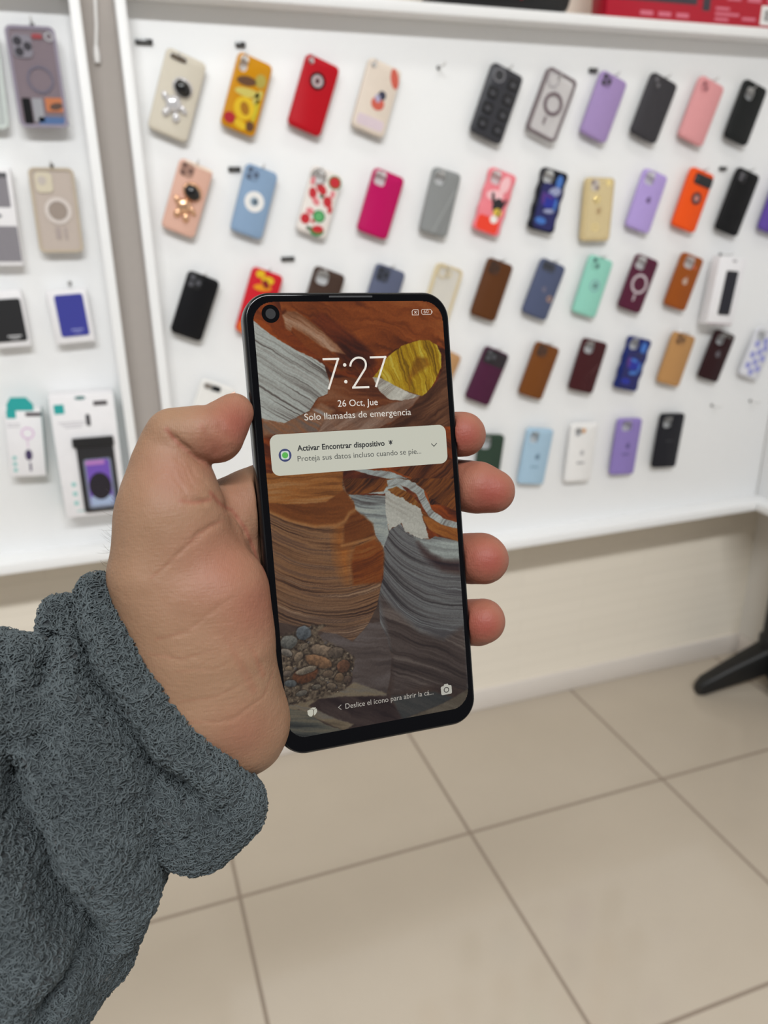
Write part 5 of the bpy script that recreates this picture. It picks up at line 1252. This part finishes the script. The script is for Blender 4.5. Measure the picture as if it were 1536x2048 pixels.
def laplace(V, F, it, lam=.5):
    e = np.concatenate([F[:, [0, 1]], F[:, [1, 2]], F[:, [2, 3]], F[:, [3, 0]]])
    e = np.concatenate([e, e[:, ::-1]])
    for _ in range(it):
        s = np.zeros_like(V); n = np.zeros(len(V), np.float32)
        np.add.at(s, e[:, 0], V[e[:, 1]]); np.add.at(n, e[:, 0], 1)
        V = V + lam * (s / n[:, None] - V)
    return V

# ------------------------------------------------------------------ the person: one hand, wrist and forearm
per = empty('person', 'left hand in a grey fleece sleeve gripping the black smartphone', 'person', matrix=PM)
HV = .62
def build_hand():
    lo, hi = (-118, -122, -48), (62, 54, 30)
    G = axes3(lo, hi, HV)
    Hd = {k: chain_sdf(G, v) for k, v in HAND.items()}
    d = Hd['thenar']
    d = smin(d, Hd['thenar2'], 9)
    d = smin(d, Hd['forearm'], 14)
    base = smin(Hd['thumb_base'], Hd['thumb_base2'], 6)
    d = smin(d, base, 10)
    pal = smin(smin(Hd['palm'], Hd['palm2'], 8), Hd['palm3'], 5)
    for k in ('index', 'middle', 'ring', 'pinky'):
        pal = smin(pal, Hd[k], 2.0 if k != 'index' else 2.5)
    d = smin(d, pal, 4.0)
    # flatten the forward bulge of the thenar so that it stays a hand, not a ball
    d = smin(d, Hd['thumb_tip'], 1.6)
    # the phone presses into the flesh
    bx = (np.abs(G[0] - PCX) - PW / 2 + 2.0)[:, None, None]; by = (np.abs(G[1] - PCY) - PHH / 2 + 2.0)[None, :, None]; bz = (np.abs(G[2] + 4.3) - 4.3 + 2.0)[None, None, :]
    pd = np.sqrt(np.maximum(bx, 0) ** 2 + np.maximum(by, 0) ** 2 + np.maximum(bz, 0) ** 2) + np.minimum(np.maximum(np.maximum(bx, by), bz), 0) - 2.0
    d = smax(d, -(pd - .15), 1.2)
    V, F = surface_nets(d, lo, HV)
    V = laplace(V, F, 2, .5)
    N_ = vnormals(V, F)
    front = np.clip(N_[:, 2] * 2.5, 0, 1)
    disp_ = np.zeros(len(V), np.float32)
    for P, dep, w in CREASES:
        wx = V[:, 0] + 1.2 * (noise3(V[:, 0] * .3, V[:, 1] * .3, V[:, 2] * 0, 5) - .5); wy = V[:, 1] + 1.2 * (noise3(V[:, 0] * .3, V[:, 1] * .3, V[:, 2] * 0, 6) - .5)
        r, pos = poly_dist(wx, wy, P)
        fade = np.clip(np.sin(np.pi * np.clip(pos, .02, .98)) * 1.6, 0, 1)
        wob = .5 + 1.0 * noise3(V[:, 0] * .4, V[:, 1] * .4, V[:, 2] * .1, 3)
        disp_ -= dep * wob * np.exp(-(r / w) ** 2) * front * fade
    disp_ += .5 * (noise3(V[:, 0] * .12, V[:, 1] * .12, V[:, 2] * .12, 8) - .5) + .12 * (noise3(V[:, 0] * .5, V[:, 1] * .5, V[:, 2] * .5, 9) - .5)
    V = V + N_ * disp_[:, None]
    return V, F

def skin_material():
    m, nt, N, L = tex_mat('skin')
    b = N['Principled BSDF']
    at = N.new('ShaderNodeAttribute'); at.attribute_name = 'flush'
    tc = N.new('ShaderNodeTexCoord')
    nz = N.new('ShaderNodeTexNoise'); nz.inputs['Scale'].default_value = 90; nz.inputs['Detail'].default_value = 5
    L.new(tc.outputs['Object'], nz.inputs['Vector'])
    c1 = N.new('ShaderNodeMix'); c1.data_type = 'RGBA'; c1.inputs[6].default_value = lin((127, 97, 74)); c1.inputs[7].default_value = lin((137, 106, 84))
    L.new(nz.outputs['Fac'], c1.inputs[0])
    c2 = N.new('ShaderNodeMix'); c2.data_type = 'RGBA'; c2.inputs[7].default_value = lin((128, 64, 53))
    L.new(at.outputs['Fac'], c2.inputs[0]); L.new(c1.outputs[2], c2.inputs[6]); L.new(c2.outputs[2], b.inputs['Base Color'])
    b.inputs['Roughness'].default_value = .56
    b.inputs['Specular IOR Level'].default_value = .28
    b.inputs['Subsurface Weight'].default_value = .15
    b.inputs['Subsurface Radius'].default_value = (1.0, .35, .2)
    b.inputs['Subsurface Scale'].default_value = .0025
    # fine ridges and pores
    wv = N.new('ShaderNodeTexWave'); wv.inputs['Scale'].default_value = 520; wv.inputs['Distortion'].default_value = 5; wv.inputs['Detail'].default_value = 2; wv.inputs['Detail Scale'].default_value = .5
    L.new(tc.outputs['Object'], wv.inputs['Vector'])
    vo = N.new('ShaderNodeTexVoronoi'); vo.inputs['Scale'].default_value = 900; L.new(tc.outputs['Object'], vo.inputs['Vector'])
    b1 = N.new('ShaderNodeBump'); b1.inputs['Strength'].default_value = .18; b1.inputs['Distance'].default_value = .0004; L.new(vo.outputs['Distance'], b1.inputs['Height'])
    b2 = N.new('ShaderNodeBump'); b2.inputs['Strength'].default_value = .10; b2.inputs['Distance'].default_value = .0003; L.new(wv.outputs['Fac'], b2.inputs['Height']); L.new(b1.outputs['Normal'], b2.inputs['Normal'])
    mp = N.new('ShaderNodeMapping'); mp.inputs['Rotation'].default_value = (0, 0, math.radians(-32)); mp.inputs['Scale'].default_value = (130, 1100, 400)
    L.new(tc.outputs['Object'], mp.inputs[0])
    n3 = N.new('ShaderNodeTexNoise'); n3.inputs['Scale'].default_value = 1.0; n3.inputs['Detail'].default_value = 3; L.new(mp.outputs[0], n3.inputs['Vector'])
    b3 = N.new('ShaderNodeBump'); b3.inputs['Strength'].default_value = .22; b3.inputs['Distance'].default_value = .0006; L.new(n3.outputs['Fac'], b3.inputs['Height']); L.new(b2.outputs['Normal'], b3.inputs['Normal'])
    L.new(b3.outputs['Normal'], b.inputs['Normal'])
    return m
HVt, HF = build_hand()
hand = from_np('body', HVt * S, HF, skin_material(), per, True)
fl_ = np.zeros(len(HVt), np.float32)
for (c, r, s_) in BLUSH:
    fl_ = np.maximum(fl_, s_ * np.exp(-((HVt[:, 0] - c[0]) ** 2 + (HVt[:, 1] - c[1]) ** 2) / (r * r)))
fl_ = np.maximum(fl_, np.where(HVt[:, 0] > 36, .6, 0))
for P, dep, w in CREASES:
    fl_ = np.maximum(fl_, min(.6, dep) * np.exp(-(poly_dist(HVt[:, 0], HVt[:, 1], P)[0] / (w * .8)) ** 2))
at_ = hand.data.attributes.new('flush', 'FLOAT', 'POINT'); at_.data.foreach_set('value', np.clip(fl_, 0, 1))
# thumbnail: a curved plate on the far side of the thumb tip
a, b_ = np.array(NAIL[0][:3]), np.array(NAIL[1][:3])
bm = bmesh.new(); rows = []
for i in range(9):
    t = i / 8; c = a + (b_ - a) * t; row = []
    for j in range(7):
        s_ = (j / 6 - .5) * 2
        row.append(bm.verts.new(Vector((c[0] - .15 * abs(s_), c[1] + 1.2 - 1.1 * s_ * s_ * .4, c[2] - 1.5 + s_ * 4.2 - 1.2)) * S))
    rows.append(row)
for r0, r1 in zip(rows, rows[1:]):
    for j in range(6): bm.faces.new((r0[j], r0[j + 1], r1[j + 1], r1[j]))
nl = from_bm('thumbnail', bm, M('nail', (226, 186, 168), .3, 0, .03, .5), per)
sm = nl.modifiers.new('thickness', 'SOLIDIFY'); sm.thickness = .0006
# fine hairs along the back of the hand
rng = random.Random(2)
bm = bmesh.new()
edge = [i for i in np.argsort(HVt[:, 0]) if -14 < HVt[i, 1] < 18 and -14 < HVt[i, 2] < 4]
edge = edge[:2500]
for k in range(70):
    p = Vector(HVt[edge[rng.randrange(len(edge))]])
    dr = Vector((-1, rng.uniform(-.2, .9), rng.uniform(-.4, .4))).normalized(); L_ = rng.uniform(2.0, 4.5)
    q_ = [p, p + dr * L_ * .5 + Vector((0, .3, 0)), p + dr * L_ + Vector((rng.uniform(-.5, .5), 1.0, 0))]
    rings = []
    for i, c in enumerate(q_):
        r_ = (.035, .028, .012)[i]
        rings.append([(c + Vector((r_ * math.cos(a_), 0, 0)) + Vector((0, r_ * math.sin(a_), 0)) * .7 + Vector((0, 0, r_ * math.sin(a_))) * .7) * S for a_ in (0, 2.1, 4.2)])
    loft(bm, rings)
tag(from_bm('arm_hair', bm, M('dark_hair', (58, 46, 38), .5), per), kind='stuff')

# ------------------------------------------------------------------ the fleece sleeve
SV = 1.0
def build_sleeve():
    lo, hi = (-225, -235, -80), (-36, 4, 70)
    ax_ = axes3(lo, hi, SV)
    ZS = .85
    def scaled(nodes, zs):
        return chain_sdf([ax_[0], ax_[1], ax_[2] / zs], [(x, y, z / zs, r) for x, y, z, r in nodes])
    D_ = {k: scaled(v, .62 if k in ('body', 'body2') else ZS) for k, v in SLEEVE.items()}
    (ax, ay, _), (bx, by, _) = CUFF_LINE
    dx, dy = bx - ax, by - ay; l_ = math.hypot(dx, dy)
    sg = -1.0 if ((-200 - ax) * dy - (-200 - ay) * dx) > 0 else 1.0
    pl = (sg * ((ax_[0] - ax)[:, None] * dy - (ax_[1] - ay)[None, :] * dx) / l_)[:, :, None]
    d = smax(smin(D_['body'], D_['body2'], 8), pl + 5.0, 6)
    for k, kk in (('fold3', 2.5), ('fold2', 3), ('under', 4), ('fold', 3), ('cuffback', 4), ('cuff', 2.0), ('lobe', 5)):
        d = smin(d, D_[k], kk)
    for v in VALLEYS:
        d = smax(d, -scaled(v, ZS), 4)
    V, F = surface_nets(d, lo, SV)
    V = laplace(V, F, 3, .5)
    return V, F
SVt, SF = build_sleeve()
def press_folds(V, F):
    """push the fold lines of the cloth into the front of the sleeve"""
    N_ = vnormals(V, F)
    front = np.clip(N_[:, 2] * 2.0 + .3, 0, 1)
    dz = np.zeros(len(V), np.float32)
    wx = V[:, 0] + 3 * (noise3(V[:, 0] * .08, V[:, 1] * .08, V[:, 2] * 0, 15) - .5); wy = V[:, 1] + 3 * (noise3(V[:, 0] * .08, V[:, 1] * .08, V[:, 2] * 0, 16) - .5)
    for P, dep, w in FOLDS:
        r, pos = poly_dist(wx, wy, P)
        fade = np.clip(np.sin(np.pi * np.clip(pos, .04, .96)) * 2.2, 0, 1)
        dz -= dep * np.exp(-(r / w) ** 2) * fade * front
        if w < 5: dz += .16 * dep * np.exp(-((r - 2.6 * w) / (1.6 * w)) ** 2) * fade * front
    V = V.copy(); V[:, 2] += dz
    return laplace(V, F, 1, .4)
SVt = press_folds(SVt, SF)
SN = vnormals(SVt, SF)
def curl(P):
    x, y, z = P.T * np.float32(.62)
    wx = x + 1.3 * noise3(x * .9, y * .9, z * .9, 31); wy = y + 1.3 * noise3(x * .9, y * .9, z * .9, 47); wz = z + 1.3 * noise3(x * .9, y * .9, z * .9, 53)
    n1 = noise3(wx, wy, wz, 61)
    return 1 - np.abs(n1 * 2 - 1) * 1.7
SVd = SVt + SN * (1.1 * (curl(SVt) - .5) + .9 * (noise3(*(SVt.T * .09), 71) - .5))[:, None]
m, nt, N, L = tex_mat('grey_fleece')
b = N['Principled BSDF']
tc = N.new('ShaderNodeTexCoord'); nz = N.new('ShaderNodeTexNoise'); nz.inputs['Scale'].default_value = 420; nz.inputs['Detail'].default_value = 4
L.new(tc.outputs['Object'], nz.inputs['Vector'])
cr = N.new('ShaderNodeValToRGB'); cr.color_ramp.elements[0].position = .3; cr.color_ramp.elements[0].color = lin((30, 33, 35)); cr.color_ramp.elements[1].position = .75; cr.color_ramp.elements[1].color = lin((74, 80, 82))  # base colour darkened to paint in the shade between the curls
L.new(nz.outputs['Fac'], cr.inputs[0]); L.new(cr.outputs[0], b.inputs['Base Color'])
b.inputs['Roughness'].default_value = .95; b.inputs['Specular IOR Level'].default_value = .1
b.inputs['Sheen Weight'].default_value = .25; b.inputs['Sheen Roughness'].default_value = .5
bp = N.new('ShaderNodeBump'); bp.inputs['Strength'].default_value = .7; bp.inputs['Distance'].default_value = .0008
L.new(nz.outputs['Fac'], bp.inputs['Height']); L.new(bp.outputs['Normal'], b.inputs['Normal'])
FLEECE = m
YARN = mat('grey_fleece_yarn', (78, 84, 86), .95, 0, .30, spec=.1)  # yarn coloured lighter than the base, painting lit curls over shaded gaps
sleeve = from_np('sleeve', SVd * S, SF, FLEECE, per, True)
sleeve['label'] = 'dark grey fleece sleeve with a thick rolled cuff'
# loops of the pile
def fleece_pile(n=72000, segs=5, sides=3):
    rs = np.random.RandomState(7)
    tri = SF
    a = np.linalg.norm(np.cross(SVd[tri[:, 1]] - SVd[tri[:, 0]], SVd[tri[:, 3]] - SVd[tri[:, 0]]), axis=1)
    a = a * np.where((SN[tri[:, 0], 2] > -.55) & (SVd[tri[:, 0], 0] > -185), 1.0, .5)
    pick = rs.choice(len(tri), n, p=a / a.sum())
    f = tri[pick]; u, v = rs.rand(n, 1).astype(np.float32), rs.rand(n, 1).astype(np.float32)
    base = SVd[f[:, 0]] * (1 - u) * (1 - v) + SVd[f[:, 1]] * u * (1 - v) + SVd[f[:, 2]] * u * v + SVd[f[:, 3]] * (1 - u) * v
    nn = SN[f[:, 0]]
    t = rs.randn(n, 3).astype(np.float32); t -= (t * nn).sum(1, keepdims=True) * nn; t /= np.linalg.norm(t, axis=1, keepdims=True) + 1e-9
    bt = np.cross(nn, t)
    ln = (.8 + .8 * rs.rand(n, 1)).astype(np.float32); hg = (.45 + .65 * rs.rand(n, 1)).astype(np.float32); sw = (rs.rand(n, 1) - .5).astype(np.float32) * 1.6
    rad = (.19 + .09 * rs.rand(n, 1)).astype(np.float32)
    rings = []
    for i in range(segs):
        s = i / (segs - 1); th = math.pi * s
        p = base + t * ln * (-math.cos(th)) + nn * (hg * math.sin(th) - .05) + bt * sw * math.sin(th * 2) * .6
        d1 = t * math.sin(th) * ln + nn * hg * math.cos(th); d1 /= np.linalg.norm(d1, axis=1, keepdims=True) + 1e-9
        e1 = np.cross(d1, bt); 
        for k in range(sides):
            an = 2 * math.pi * k / sides
            rings.append(p + (e1 * math.cos(an) + bt * math.sin(an)) * rad)
    V = np.stack(rings, 1)                       # n, segs*sides, 3
    q_ = []
    for i in range(segs - 1):
        for k in range(sides):
            q_.append((i * sides + k, i * sides + (k + 1) % sides, (i + 1) * sides + (k + 1) % sides, (i + 1) * sides + k))
    F = (np.array(q_)[None] + (np.arange(n) * segs * sides)[:, None, None]).reshape(-1, 4)
    return V.reshape(-1, 3), F
PV, PF = fleece_pile()
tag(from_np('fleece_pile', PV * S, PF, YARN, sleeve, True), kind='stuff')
